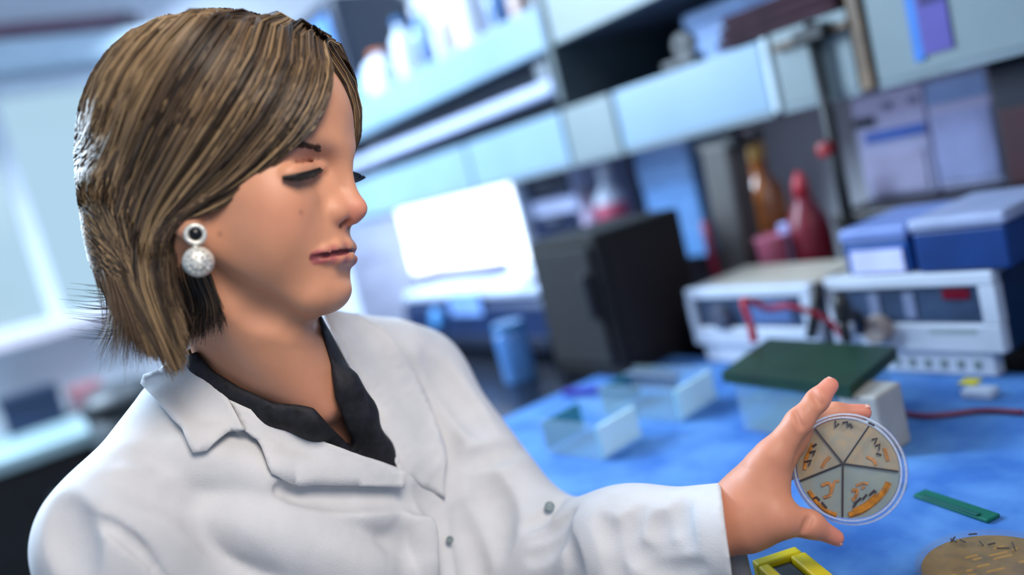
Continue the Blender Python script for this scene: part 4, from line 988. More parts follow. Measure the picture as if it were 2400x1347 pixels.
# ears
for s in (-1, 1):
    f.ell((s * 0.069, -0.012, -0.024), (0.007, 0.016, 0.030), 0.006)
    f.ell((s * 0.069, -0.004, -0.052), (0.006, 0.009, 0.012), 0.006)
    f.ell((s * 0.077, -0.010, -0.020), (0.005, 0.009, 0.018), 0.004, 's')
    f.ell((s * 0.067, 0.003, -0.032), (0.006, 0.005, 0.007), 0.004)
# neck with the turned sternomastoid
def neck(f, inf, tr):
    up_ = lambda q: tr(h2w(np.asarray(q, float)))
    f.cone(up_((0, -0.030, -0.055)), tr(W(640, 905, 0.745)), 0.047 + inf, 0.052 + inf, 0.025)
    f.cone(up_((0, 0.014, -0.105)), tr(W(690, 900, 0.72)), 0.034 + inf, 0.040 + inf, 0.02)
    f.cone(up_((0.045, -0.030, -0.070)), tr(W(752, 960, 0.690)), 0.010 + inf, 0.006 + inf, 0.04)
    f.cone(up_((-0.05, -0.010, -0.075)), tr(W(800, 930, 0.71)), 0.012 + inf, 0.008 + inf, 0.02)
    f.cone(up_((0, 0.036, -0.128)), tr(W(745, 900, 0.70)), 0.012 + inf, 0.012 + inf, 0.03)
neck(f, 0.0, w2h)
for s in (-1, 1):
    f.chain([(s * 0.060, -0.006, -0.086), (s * 0.040, 0.036, -0.120), (s * 0.022, 0.054, -0.1310)], [0.006, 0.009, 0.004], 0.016, 's')
NOTCH = w2h(W(755, 975, 0.672))
torso(f, 0.0, w2h, arms=False)
def face_hits(px, n=24):
    P = bezier_pts([np.array(q, float) for q in px], max(2, n // (len(px) - 1))); D = np.array([raydir(q[0], q[1]) for q in P]) @ HB.T; o = w2h(CAM)
    t = f.hit(np.repeat(o[None, :], len(D), 0), D, 0.5, 0.8, 0.0005); ok = ~np.isnan(t)
    return o + D[ok] * t[ok][:, None]
crease = face_hits([(668, 402), (690, 388), (715, 381), (748, 384)], 12)
lid_pts = face_hits([(672, 408), (695, 402), (720, 396), (748, 392)], 12)
for mir in (1, -1):
    f.chain(lid_pts * np.array([mir, 1, 1]), [0.0038] * len(lid_pts), 0.006)
    f.chain(crease * np.array([mir, 1, 1]) + np.array([0.0004 * mir, 0.0007, 0]), [0.0009] * len(crease), 0.003, 's')
LASHP = face_hits([(664, 416), (690, 411), (718, 405), (750, 396)], 60); LASHN = f.normal(LASHP)
Vh, Qh = f.mesh()
HEADF = f
# pigment
def seg_dist(V, P):
    d = np.full(len(V), 9.0)
    for a, b in zip(P[:-1], P[1:]):
        a = np.asarray(a); ab = np.asarray(b) - a
        t = np.clip(((V - a) @ ab) / (ab @ ab), 0, 1)
        d = np.minimum(d, np.linalg.norm(V - a - t[:, None] * ab, axis=1))
    return d
def sstep(a, b, x): t = np.clip((x - a) / (b - a), 0, 1); return t * t * (3 - 2 * t)
skin = np.array(lin((205, 145, 112)))
def mixc(c, tgt, wgt): return c * (1 - wgt[:, None]) + np.array(lin(tgt)) * wgt[:, None]
ch = np.tile(skin, (len(Vh), 1))
for s in (-1, 1):
    ch = mixc(ch, (208, 128, 108), 0.55 * np.exp(-((np.linalg.norm((Vh - np.array((s * 0.045, 0.055, -0.045))) / np.array([0.02, 0.02, 0.018]), axis=1)) ** 2)))
ch = mixc(ch, (205, 112, 100), 0.6 * np.exp(-((np.linalg.norm((Vh - np.array((0, 0.100, -0.042))) / 0.014, axis=1)) ** 2)))
ch = mixc(ch, (190, 118, 100), 0.35 * sstep(-0.14, -0.22, Vh[:, 2]))
lipd = np.minimum(seg_dist(Vh, LIPU) - 0.0040, seg_dist(Vh, LIPL) - 0.0048)
ch = mixc(ch, (176, 88, 92), 0.9 * sstep(0.0018, -0.0002, lipd))
ch = mixc(ch, (110, 52, 54), 0.8 * sstep(0.0036, 0.0022, seg_dist(Vh, LIPM)))
for e in EYE:   # eye shadow / lid pigment
    dd = np.linalg.norm((Vh - e - np.array([0, 0.012, 0.004])) / np.array([0.019, 0.014, 0.010]), axis=1)
    ch = mixc(ch, (176, 118, 100), 0.4 * np.exp(-dd ** 2))
for p in [(705, 498), (517, 548)]:   # small moles
    t = HEADF.hit(w2h(CAM)[None, :], (raydir(*p) @ HB.T)[None, :], 0.45, 0.8)
    if not np.isnan(t[0]):
        q = w2h(CAM) + raydir(*p) @ HB.T * t[0]
        ch = mixc(ch, (130, 78, 66), 0.5 * sstep(0.0030, 0.0008, np.linalg.norm(Vh - q, axis=1)))

# ---- the left hand (camera looks at its thumb side)
g = Field(W(1640, 1260, 0.66) - 0.001, W(1640, 1260, 0.66) + 0.001, 0.002)
HANDP = dict(
    wrist=W(1700, 1222, 0.662), carp=W(1755, 1190, 0.662),
    imcp=W(1812, 1068, 0.652), ipip=W(1872, 988, 0.650), idip=W(1916, 937, 0.652), itip=W(1945, 903, 0.656),
    mmcp=W(1822, 1078, 0.672), mpip=W(1890, 1004, 0.686), mdip=W(1958, 968, 0.688), mtip=W(2022, 966, 0.684),
    rmcp=W(1795, 1105, 0.690), rpip=W(1888, 1040, 0.708), rdip=W(1950, 1025, 0.708), rtip=W(1990, 1030, 0.702),
    pmcp=W(1778, 1140, 0.704), ppip=W(1860, 1095, 0.720), pdip=W(1905, 1085, 0.720), ptip=W(1940, 1090, 0.716),
    tcmc=W(1752, 1228, 0.650), tmcp=W(1822, 1214, 0.640), tip=W(1898, 1228, 0.643), ttip=W(1958, 1259, 0.648))
H = HANDP
allp = np.array(list(H.values()))
g = Field(allp.min(0) - 0.04, allp.max(0) + 0.04, 0.0014)
g.cone(H['wrist'] + (H['wrist'] - H['carp']) * 0.9, H['wrist'], 0.0245, 0.0215, 0.01)
g.cone(H['wrist'], H['carp'], 0.0215, 0.021, 0.01)
for a, r0, r1 in (('imcp', 0.019, 0.0135), ('mmcp', 0.018, 0.0125), ('rmcp', 0.017, 0.012), ('pmcp', 0.016, 0.011)):
    g.cone(H['carp'], H[a], r0, r1, 0.02)
g.cone(H['tcmc'], H['tmcp'], 0.0185, 0.0142, 0.018)
g.cone(H['carp'], W(1786, 1125, 0.655), 0.018, 0.012, 0.02)          # first web
g.cone(W(1788, 1095, 0.652), W(1792, 1170, 0.646), 0.0098, 0.0105, 0.012)
hand_main = g
for nm, rr in (('i', (0.0125, 0.0098, 0.0084, 0.0068)), ('m', (0.0125, 0.0098, 0.0085, 0.0070)), ('r', (0.0115, 0.0092, 0.008, 0.0068)), ('p', (0.0105, 0.0082, 0.0072, 0.006))):
    g.chain([H[nm + 'mcp'], H[nm + 'pip'], H[nm + 'dip'], H[nm + 'tip']], rr, 0.006)
g.chain([H['tmcp'], H['tip'], H['ttip']], (0.0138, 0.0098, 0.0066), 0.008)
for a_, b_ in (((1880, 1000), (1866, 962)), ((1924, 948), (1902, 915)), ((1886, 1246), (1902, 1210))):
    q_ = []
    for k in np.linspace(0, 1, 7):
        d_ = raydir(a_[0] + (b_[0] - a_[0]) * k, a_[1] + (b_[1] - a_[1]) * k); t_ = g.hit(CAM[None, :], d_[None, :], 0.5, 0.8, 0.0006)[0]
        if not np.isnan(t_): q_.append(CAM + d_ * t_ - nrm(d_) * 0.0014)
    if len(q_) > 1: g.chain(q_, [0.0018] * len(q_), 0.004, 's')
Vg, Qg = g.mesh()
HANDF = g
cg = np.tile(np.array(lin((200, 134, 104))), (len(Vg), 1))
for k in ('itip', 'mtip', 'rtip', 'ptip', 'ttip'):
    cg = mixc(cg, (222, 128, 112), 0.6 * np.exp(-(np.linalg.norm(Vg - H[k], axis=1) / 0.016) ** 2))
for k in ('ipip', 'imcp', 'tip', 'tmcp', 'mpip'):
    cg = mixc(cg, (196, 118, 104), 0.35 * np.exp(-(np.linalg.norm(Vg - H[k], axis=1) / 0.010) ** 2))

# ---- arms (coarse, under the clothes) joined to the same body mesh
inf_world[0] = True
b = Field(np.minimum(T0, ELB_R) - np.array([0.35, 0.35, 0.42]), np.maximum(T0, WR_L) + np.array([0.30, 0.32, 0.12]), 0.006)
torso(b, -0.001)
Vb, Qb = b.mesh()
skin_m = vmat('skin', rough=0.48, sss=0.25, spec=0.4, bump=0.06, bscale=700)
Vall = np.concatenate([h2w(Vh), Vg, Vb]); Qall = np.concatenate([Qh, Qg + len(Vh), Qb + len(Vh) + len(Vg)])
Call = np.concatenate([ch, cg, np.tile(skin, (len(Vb), 1))])
person = quad_mesh('person', Vall, Qall, skin_m, None, Call)
tag(person, 'woman with brown bob and white lab coat looking at the petri dish she holds', 'person')

# ---- nails
nail_m = mat('fingernail', (232, 176, 160), 0.25, var=0.03)
CAMV = CAM
def nail(tip, prev, side, r, L=0.0125):
    d = nrm(H[tip] - H[prev]); s_ = nrm(side - d * (np.asarray(side) @ d)); t = np.cross(d, s_)
    c = H[tip] + s_ * (r - 0.0002) - d * 0.0005
    V = []; n1, n2 = 7, 5
    for i in range(n1):
        for j in range(n2):
            a = (i / (n1 - 1) - 0.5) * L; w_ = (j / (n2 - 1) - 0.5) * 2
            hw = 0.0048 * (1 - 0.35 * max(0, abs(i / (n1 - 1) - 0.5) * 2 - 0.5) ** 1.2)
            V.append(c + d * a + t * w_ * hw - s_ * (0.0018 * w_ * w_ + 8.0 * max(a, 0) ** 2))
    F_ = [(i * n2 + j, i * n2 + j + 1, (i + 1) * n2 + j + 1, (i + 1) * n2 + j) for i in range(n1 - 1) for j in range(n2 - 1)]
    o = from_arrays('fingernail', V, F_, nail_m, person, True)
    md = o.modifiers.new('thickness', 'SOLIDIFY'); md.thickness = 0.0006
    return o
back_of_hand = nrm(W(1780, 1040, 0.66) - W(1840, 1100, 0.66))
nail('itip', 'idip', back_of_hand, 0.0062, 0.010)
nail('mtip', 'mdip', nrm(W(2000, 900, 0.68) - W(2000, 960, 0.68)), 0.0070)
nail('ttip', 'tip', nrm(W(1940, 1300, 0.640) - W(1958, 1259, 0.648)), 0.0062, 0.011)

# ---- eyes, lashes, brows
eye_m = mat('eye_white', (226, 220, 214), 0.15, var=0.03)
lash_m = mat('eyelash', (22, 16, 14), 0.5, var=0.1)
brow_m = mat('eyebrow_hair', (92, 62, 46), 0.6, var=0.2)
def strands_mesh(name, P, rad, m, parent, cols=None, taper=True, nside=3):
    """P: (N, K, 3) polylines -> thin tubes"""
    P = np.asarray(P, float); N, K, _ = P.shape
    T = np.empty_like(P); T[:, 1:-1] = P[:, 2:] - P[:, :-2]; T[:, 0] = P[:, 1] - P[:, 0]; T[:, -1] = P[:, -1] - P[:, -2]
    T /= np.linalg.norm(T, axis=2, keepdims=True) + 1e-12
    ref = np.array([0.31, 0.22, 0.92]); A = np.cross(T, ref); A /= np.linalg.norm(A, axis=2, keepdims=True) + 1e-9; B_ = np.cross(T, A)
    s_ = np.linspace(0, 1, K)
    tp = (1 - 0.85 * s_ ** 3) if taper else np.ones(K)
    rad = np.asarray(rad) * np.ones(N)
    rr = rad[:, None] * tp[None, :]
    V = np.stack([P + (A * math.cos(2 * math.pi * k / nside) + B_ * math.sin(2 * math.pi * k / nside)) * rr[..., None] for k in range(nside)], 2)
    base = (np.arange(N)[:, None] * K + np.arange(K - 1)[None, :]) * nside
    Q = []
    for k in range(nside):
        j = (k + 1) % nside
        Q.append(np.stack([base + k, base + j, base + nside + j, base + nside + k], -1).reshape(-1, 4))
    Q = np.concatenate(Q)
    C_ = None
    if cols is not None: C_ = np.repeat(np.asarray(cols), K * nside, axis=0)
    return quad_mesh(name, V.reshape(-1, 3), Q, m, parent, C_)

for e, s in zip(EYE, (-1, 1)):
    mb = MB(); mb.lathe([(0.0112 * math.sin(math.pi * i / 12), -0.0112 * math.cos(math.pi * i / 12)) for i in range(13)], 20)
    mb.xform(Matrix.Translation(Vector(h2w(e + np.array([0, -0.0004, 0])))))
    mb.build('eyeball', eye_m, person, smooth=True)
    if s > 0:
        L_ = []
        for i_, (q, n_) in enumerate(zip(LASHP, LASHN)):
            for _ in range(3):
                out = nrm(n_ * 0.75 + np.array([0.05, 0.35, -0.9]) + rng.normal(0, 0.12, 3)); ln = (0.0062 + 0.0022 * rng.random()) * (0.45 + 0.6 * math.sin(math.pi * min(1.0, 0.08 + 0.9 * i_ / len(LASHP))))
                L_.append([h2w(q + n_ * 0.0004 + out * ln * t + np.array([0, 0, 0.0018 * t * t])) for t in np.linspace(-0.15, 1, 6)])
        strands_mesh('eyelashes', L_, 0.00075, lash_m, person)
        strands_mesh('lash_line', [[h2w(q + n_ * 0.0002) for q, n_ in zip(LASHP, LASHN)]], 0.0016, lash_m, person, taper=False, nside=6)
    L_ = []
    az = np.radians(np.linspace(-66, 92, 130))
    for i, a in enumerate(az):
        q = a * s
        el = math.radians((-13 if s > 0 else -2) - 8 * math.cos(a * 1.4) - 11 * math.sin(a))
        base = e + 0.0148 * np.array([math.sin(a) * s * (1.12 if a > 0 else 1.0), math.cos(a) * math.cos(el), math.sin(el) * 0.92])
        out = nrm([math.sin(a) * s * 0.8, math.cos(a) * 0.7 + 0.35, -1.0 if s > 0 else 0.12])
        ln = (0.0088 if s > 0 else 0.0135) + 0.002 * rng.random()
        K = [base + out * ln * t + np.array([0, 0, 0.0035 * t * t]) for t in np.linspace(-0.1, 1, 6)]
        L_.append([h2w(p) for p in K])
    if s < 0: strands_mesh('eyelashes', L_, 0.00100, lash_m, person)
    ln_ = []
    for dz in (-0.0006, 0.0004):
        ln_.append([h2w(e + 0.0149 * np.array([math.sin(a) * s * (1.12 if a > 0 else 1.0), math.cos(a) * math.cos(-0.46), math.sin((-0.25 if s > 0 else -0.05) - 0.14 * math.cos(a * 1.4) - 0.19 * math.sin(a)) * 0.92]) + np.array([0, 0, dz])) for a in az[::3]])
    if s < 0: strands_mesh('lash_line', ln_, 0.0024, lash_m, person, taper=False, nside=5)
    B_ = []
    for i in range(320):
        t = rng.random(); bx = np.interp(t, [0, 0.45, 1], [752, 712, 655]); by = np.interp(t, [0, 0.45, 1], [350, 339, 350]) + rng.normal(0, 3.4) * (1.35 - t)
        o_ = w2h(CAM); dr_ = raydir(bx, by) @ HB.T
        tt = HEADF.hit(o_[None, :], dr_[None, :], 0.5, 0.8, 0.0006)[0]
        if np.isnan(tt): continue
        p = o_ + dr_ * tt
        dd = nrm([0.75, -0.65, 0.30 - 0.55 * t])
        K = np.array([p + dd * 0.007 * k + np.array([0.0004, 0.0005, 0]) for k in np.linspace(0, 1, 4)])
        K[:, 0] *= s
        B_.append(h2w(K))
    strands_mesh('eyebrow', B_, 0.00042, brow_m, person)
# ---- clothes
def px_of(x, y, z):
    """pixel coordinates of broadcast world arrays"""
    dx, dy, dz = x - CAM[0], y - CAM[1], z - CAM[2]
    c = [ROT[0][i] * dx + ROT[1][i] * dy + ROT[2][i] * dz for i in range(3)]
    dep = -c[2]
    return CX + FPX * c[0] / dep, CY - FPX * c[1] / dep, dep

def cut_poly(f, poly, d0, d1, k=0.003):
    """remove the wedge seen inside a neckline outline between two depths"""
    P = np.array([W(u, v, d) for u, v in poly for d in (d0, d1)])
    def fn(x, y, z):
        U, V, D = px_of(x, y, z)
        s2 = poly_sd(U.astype(np.float32), V.astype(np.float32), poly) * D / FPX
        return np.maximum(s2, np.maximum(d0 - D, D - d1))
    f.op(fn, P.min(0), P.max(0), k, 's')

def drape(f, pts, off=0.0, t0=0.45, t1=1.1):
    D = np.array([raydir(u, v) for u, v in pts]); t = f.hit(np.repeat(CAM[None, :], len(D), 0), D, t0, t1)
    ok = ~np.isnan(t)
    if not ok.all():
        idx = np.where(ok)[0]
        for i in np.where(~ok)[0]: t[i] = t[idx[np.argmin(np.abs(idx - i))]] if len(idx) else 0.7
    P = CAM + D * t[:, None]
    return P + f.normal(P) * off

allw = np.array([T_RS, T_LS, ELB_L, WR_L, ELB_R, WR_R, T0 - 0.5 * tu + 0.1 * tl, T0 - 0.5 * tu - 0.1 * tl])
lo = allw.min(0) - 0.13; hi = allw.max(0) + 0.12
# blouse
OPEN = [(447, 838), (470, 872), (540, 938), (640, 986), (760, 1040), (850, 1076), (936, 1110), (905, 1040), (860, 940), (800, 830), (752, 735), (735, 690), (600, 620), (470, 690), (425, 790)]
NECK = [(448, 812), (500, 868), (560, 906), (645, 944), (700, 948), (735, 955), (775, 1000), (838, 1062), (812, 1000), (785, 930), (776, 860), (742, 732), (730, 680), (600, 600), (430, 680), (420, 770)]
bl = Field(lo, hi, 0.0035)
torso(bl, 0.0035, arms=False)
neck(bl, 0.0035, lambda q: q)
bl.cone(W(1640, 1228, 0.670), W(1712, 1221, 0.661), 0.0262, 0.0258, 0.01)
def front_of(px):
    """front-most of skin and blouse along the lines of sight"""
    D = np.array([raydir(*q) for q in px]); O = np.repeat(CAM[None, :], len(D), 0)
    t1 = bl.hit(O, D, 0.45, 1.1); t2 = HEADF.hit(np.repeat(w2h(CAM)[None, :], len(D), 0), D @ HB.T, 0.45, 1.1)
    t = np.fmin(t1, t2); return CAM + D * t[:, None], D
for line in ([(790, 900), (812, 960), (845, 1020), (885, 1070), (915, 1100)], [(470, 850), (540, 915), (640, 962), (730, 985), (800, 1045), (850, 1070)], [(815, 900), (850, 970), (890, 1050)]):
    q_, D_ = front_of(line)
    bl.chain(q_ + D_ * 0.0055, [0.0092] * len(q_), 0.016)
cut_poly(bl, NECK, 0.4, 0.95)
cut_poly(bl, [(1709, 1100), (1722, 1222), (1727, 1400), (2000, 1400), (2000, 1100)], 0.4, 1.0, 0.002)
Vx, Qx = bl.mesh()
black_m = mat('black_blouse_fabric', (26, 25, 34), 0.75, var=0.35, scale=120, bump=0.25, bscale=260)
blouse = quad_mesh('blouse', Vx, Qx, black_m, person)
blouse['label'] = 'black open-necked blouse under the lab coat'

# lab coat
ct = Field(lo, hi, 0.0027)
torso(ct, 0.015, arms=False)
ct.cone(T_LS, ELB_L, 0.060, 0.056, 0.03)
ct.cone(ELB_L, W(1480, 1290, 0.71), 0.056, 0.050, 0.03)
ct.cone(W(1480, 1290, 0.71), W(1740, 1256, 0.650), 0.050, 0.043, 0.03)
ct.cone(T_RS, ELB_R, 0.057, 0.053, 0.03)
ct.cone(ELB_R, WR_R, 0.056, 0.045, 0.03)
ct.cone(W(640, 905, 0.755), W(600, 850, 0.755), 0.072, 0.068, 0.03)      # stand of the collar round the neck
ct.cone(W(770, 800, 0.80), W(900, 850, 0.86), 0.030, 0.045, 0.03)
def fold(pts, r, off, k, mode, n=14):
    P = bezier_pts(pts, max(3, n // max(1, len(pts) - 1)))
    Q_ = drape(ct, P, off)
    N_ = len(Q_); rr = [r * (0.35 + 0.65 * math.sin(math.pi * (i + 0.5) / N_)) for i in range(N_)]
    pend.append((Q_, rr, k, mode))
pend = []
S, U_ = 's', 'u'
fold([(205, 1205), (270, 1240), (330, 1290), (395, 1370)], 0.0052, 0.0006, 0.003, S)
fold([(140, 1185), (165, 1260), (190, 1345)], 0.013, 0.0105, 0.016, S)
fold([(300, 1068), (450, 1095), (603, 1150), (835, 1222), (1016, 1305)], 0.014, 0.0100, 0.016, S)
fold([(250, 1130), (430, 1165), (640, 1240), (780, 1330)], 0.016, 0.0125, 0.016, S)
fold([(430, 1215), (560, 1265), (640, 1340)], 0.014, 0.0110, 0.014, S)
fold([(960, 1170), (1000, 1240), (1015, 1340)], 0.010, -0.0050, 0.016, U_)
fold([(1130, 1110), (1160, 1190), (1170, 1290)], 0.013, 0.0100, 0.016, S)
fold([(1000, 840), (1070, 930), (1130, 1010)], 0.014, 0.0112, 0.018, S)
fold([(420, 1060), (560, 1100), (700, 1165), (900, 1215)], 0.011, -0.0065, 0.022, U_)
fold([(520, 1210), (700, 1270), (900, 1347)], 0.012, -0.008, 0.025, U_)
fold([(655, 1150), (800, 1160), (930, 1155), (985, 1190)], 0.010, 0.0070, 0.012, S)
fold([(1090, 1085), (1150, 1068), (1240, 1045)], 0.009, 0.0064, 0.010, S)
fold([(1060, 1085), (1030, 1000), (985, 900), (940, 840)], 0.011, 0.0082, 0.016, S)
fold([(1075, 1200), (1095, 1280), (1110, 1360)], 0.008, 0.0068, 0.014, S)
fold([(980, 1150), (1030, 1230), (1050, 1350)], 0.007, 0.0058, 0.012, S)
for a, b_ in (((1235, 1235), (1315, 1165)), ((1250, 1265), (1340, 1200)), ((1245, 1310), (1330, 1240))):
    fold([a, ((a[0] + b_[0]) / 2 + 6, (a[1] + b_[1]) / 2 + 6), b_], 0.006, 0.0038, 0.009, S)
for P_, md in (([(1405, 1215), (1440, 1270), (1445, 1360)], S), ([(1505, 1200), (1475, 1250), (1490, 1300)], S), ([(1600, 1180), (1590, 1230), (1612, 1290)], S),
               ([(1460, 1290), (1530, 1300), (1600, 1285)], S), ([(1560, 1215), (1545, 1240), (1560, 1300)], S),
               ([(1330, 1260), (1345, 1330), (1340, 1380)], S), ([(1520, 1320), (1560, 1340), (1640, 1325)], S)):
    fold(P_, 0.008, 0.0056 if md == S else -0.0054, 0.010, md, 10)
for Q_, rr, k, md in pend: ct.chain(Q_, rr, k, md)
UNC = Field.__new__(Field); UNC.lo, UNC.h, UNC.n, UNC.ax, UNC.F = ct.lo, ct.h, ct.n, ct.ax, ct.F.copy()
cut_poly(ct, OPEN, 0.4, 0.86)
CUFF = [(1688, 1080), (1690, 1140), (1700, 1230), (1716, 1347), (1722, 1420), (2000, 1420), (2000, 1080)]
cut_poly(ct, CUFF, 0.4, 1.0, 0.002)
ct.cone(W(1722, 1258, 0.655), W(1800, 1250, 0.640), 0.0365, 0.038, 0.003, 's')
Vc, Qc = ct.mesh()
coat_m = mat('white_coat_cotton', (203, 202, 203), 0.85, var=0.03, scale=40, bump=0.25, bscale=900)
coat = quad_mesh('lab_coat', Vc, Qc, coat_m, person)
coat['label'] = 'white cotton lab coat'

def patch(name, poly, base=0.004, lift=None, thick=0.0025, step=11, m=coat_m, parent=None, fld=None, smooth_it=6):
    """cloth piece cut to an outline and laid over the coat"""
    P = np.array(poly, float)
    # densify boundary
    bd = []
    for a, b_ in zip(P, np.roll(P, -1, 0)):
        n = max(1, int(np.hypot(*(b_ - a)) / step)); bd += [a + (b_ - a) * i / n for i in range(n)]
    bd = np.array(bd)
    gx, gy = np.meshgrid(np.arange(P[:, 0].min(), P[:, 0].max(), step), np.arange(P[:, 1].min(), P[:, 1].max(), step))
    sd = poly_sd(gx.astype(np.float32), gy.astype(np.float32), P)
    inner = np.stack([gx[sd < -step * 0.6], gy[sd < -step * 0.6]], 1)
    pts = np.concatenate([bd, inner])
    r = delaunay_2d_cdt([Vector(p) for p in pts], [(i, (i + 1) % len(bd)) for i in range(len(bd))], [], 1, 1e-4)
    v2 = np.array([tuple(p) for p in r[0]]); fc = r[2]
    D = np.array([raydir(*p) for p in v2]); fld = fld or UNC
    t = fld.hit(np.repeat(CAM[None, :], len(D), 0), D, 0.4, 1.2)
    good = ~np.isnan(t)
    for i in np.where(~good)[0]:
        j = np.argmin(np.where(good, np.hypot(*(v2 - v2[i]).T), 1e9)); t[i] = t[j]
    # relax depth so that the cloth bridges small folds
    nb = [set() for _ in v2]
    for q in fc:
        for a in q:
            nb[a].update(q)
    for _ in range(smooth_it):
        t = np.array([np.mean([t[j] for j in n_]) if n_ else t[i] for i, n_ in enumerate(nb)])
    Pw = CAM + D * t[:, None]
    N_ = fld.normal(Pw)
    ex = np.full(len(v2), base)
    if lift is not None:
        L_ = np.array(lift, float); d = np.full(len(v2), 1e9)
        for a, b_ in zip(L_[:-1], L_[1:]):
            e = b_ - a; tt = np.clip(((v2 - a) @ e) / (e @ e), 0, 1); d = np.minimum(d, np.hypot(*(v2 - a - tt[:, None] * e).T))
        ex = base + 0.0065 * np.exp(-(d / 45.0) ** 2)
    Pw = Pw + N_ * ex[:, None]
    o = from_arrays(name, Pw, fc, m, parent, True)
    md = o.modifiers.new('cloth_thickness', 'SOLIDIFY'); md.thickness = thick; md.offset = -1
    return o

COLL = [(356, 896), (352, 922), (400, 997), (452, 1070), (482, 1068), (530, 1040), (577, 1014), (560, 975), (540, 936), (468, 868), (440, 842), (395, 868)]
LAPL = [(540, 936), (560, 975), (577, 1014), (600, 1062), (625, 1113), (700, 1122), (800, 1128), (932, 1136), (940, 1110), (850, 1074), (760, 1038), (640, 984)]
LAPR = [(750, 732), (775, 735), (830, 742), (890, 775), (915, 812), (955, 885), (1000, 985), (1030, 1080), (1040, 1170), (985, 1140), (938, 1112), (905, 1040), (860, 940), (800, 830)]
patch('collar', COLL, 0.0045, [(352, 922), (400, 997), (452, 1070), (482, 1068), (577, 1014)], parent=coat)
patch('lapel', LAPL, 0.0030, [(577, 1014), (625, 1113), (700, 1122), (932, 1136)], parent=coat)
patch('lapel', LAPR, 0.0030, [(915, 812), (955, 885), (1000, 985), (1030, 1080)], parent=coat)
# button and rivets
btn_m = mat('button_grey', (120, 136, 138), 0.4, var=0.1)
for u, v, r in ((905, 815, 0.0042), (1287, 1196, 0.0048), (1048, 1270, 0.0035)):
    c = drape(UNC, [(u, v)], 0.006)[0]; n_ = UNC.normal(c[None, :])[0]
    MB().lathe([(0, 0), (r * 0.8, 0), (r, 0.001), (r, 0.0022), (r * 0.7, 0.003), (r * 0.55, 0.0022), (0, 0.002)], 14, c, n_).build('button', btn_m, coat, smooth=True)

# ---- hair
hair_m = vmat('brown_hair', rough=0.46, spec=0.4)
def shell_x(y, z, grow=0.0):
    """half-width of the hair envelope at head-space (y, z)"""
    zz = np.maximum(z, -0.02)
    q = 1 - ((y + 0.012) / (0.112 + grow)) ** 2 - ((zz - 0.030) / (0.096 + grow)) ** 2
    w_ = 0.088 * np.sqrt(np.maximum(q, 0.0))
    low = np.clip((-0.02 - z) / 0.15, 0, 1)
    return w_ * (1 - 0.25 * low) + 0.004
def guide(px, xmax=1.0):
    out = []
    for u, v in px:
        x = 0.06
        if xmax < 0.05:
            out.append(HP(u, v, xmax)); continue
        for _ in range(12):
            p = HP(u, v, x); x = 0.5 * x + 0.5 * float(shell_x(p[1], p[2]))
        out.append(HP(u, v, x))
    r0 = out[0].copy(); r0[0] = -0.012; r0[1] += 0.004; r0[2] += 0.0005 + 0.12 * max(0.0, out[0][0] - 0.01)
    return bezier_pts([r0] + out, 5)
GUI = [
    [(765, 92), (782, 150), (778, 215), (745, 290), (680, 350), (600, 425), (510, 482), (440, 500), (400, 505), (385, 540)],
    [(740, 80), (745, 150), (715, 240), (660, 320), (590, 395), (500, 455), (430, 490), (385, 530), (375, 600), (385, 680)],
    [(690, 55), (680, 150), (630, 260), (550, 365), (460, 450), (395, 510), (362, 580), (368, 660), (395, 740), (420, 800)],
    [(620, 36), (575, 140), (500, 265), (425, 385), (360, 490), (338, 570), (340, 650), (365, 730), (395, 800), (425, 870)],
    [(550, 26), (470, 125), (395, 250), (335, 375), (300, 480), (295, 570), (310, 660), (340, 740), (375, 810), (405, 880)],
    [(470, 26), (375, 100), (300, 220), (260, 340), (250, 450), (272, 550), (305, 640), (345, 720), (380, 790), (405, 860)],
    [(400, 42), (310, 105), (245, 210), (218, 320), (214, 430), (238, 540), (280, 640), (320, 720), (350, 780), (372, 845)],
    [(350, 62), (270, 125), (222, 215), (204, 320), (204, 430), (226, 530), (266, 630), (305, 705), (330, 765), (345, 825)],
    [(325, 72), (252, 132), (210, 218), (196, 320), (196, 430), (216, 530), (256, 630), (292, 700), (315, 755), (322, 805)],
]
GA = np.array([guide(gq, 0.008 if k == len(GUI) - 1 else 1.0) for k, gq in enumerate(GUI)])                  # (8, K, 3)
NG, NK, _ = GA.shape
HI = np.array(lin((160, 132, 96))); MID = np.array(lin((92, 73, 55))); DRK = np.array(lin((42, 32, 25)))
# hair mass under the strands
hc = Field((-0.11, -0.15, -0.20), (0.11, 0.12, 0.135), 0.003)
hc.ell((0, -0.016, 0.030), (0.080, 0.105, 0.086), 0.02)
hc.ell((0, -0.068, -0.035), (0.064, 0.050, 0.075), 0.04)
hc.ell((0, -0.058, -0.085), (0.055, 0.042, 0.055), 0.03)
hc.ell((0, 0.105, -0.060), (0.20, 0.090, 0.112), 0.012, 's')            # face opening
hc.ell((0, 0.02, -0.115), (0.20, 0.075, 0.08), 0.02, 's')
Vk, Qk = hc.mesh()
def push_out(P, gap):
    """keep strands on the outside of the hair mass"""
    S_ = P.shape; Q_ = P.reshape(-1, 3).copy(); gp_ = np.broadcast_to(np.asarray(gap), S_[:-1]).reshape(-1)
    for _ in range(4):
        d = hc.sample(Q_); m_ = (d < gp_) & (d > -0.03)
        if not m_.any(): break
        Q_[m_] += hc.normal(Q_[m_]) * (gp_[m_] - d[m_])[:, None]
    return Q_.reshape(S_)
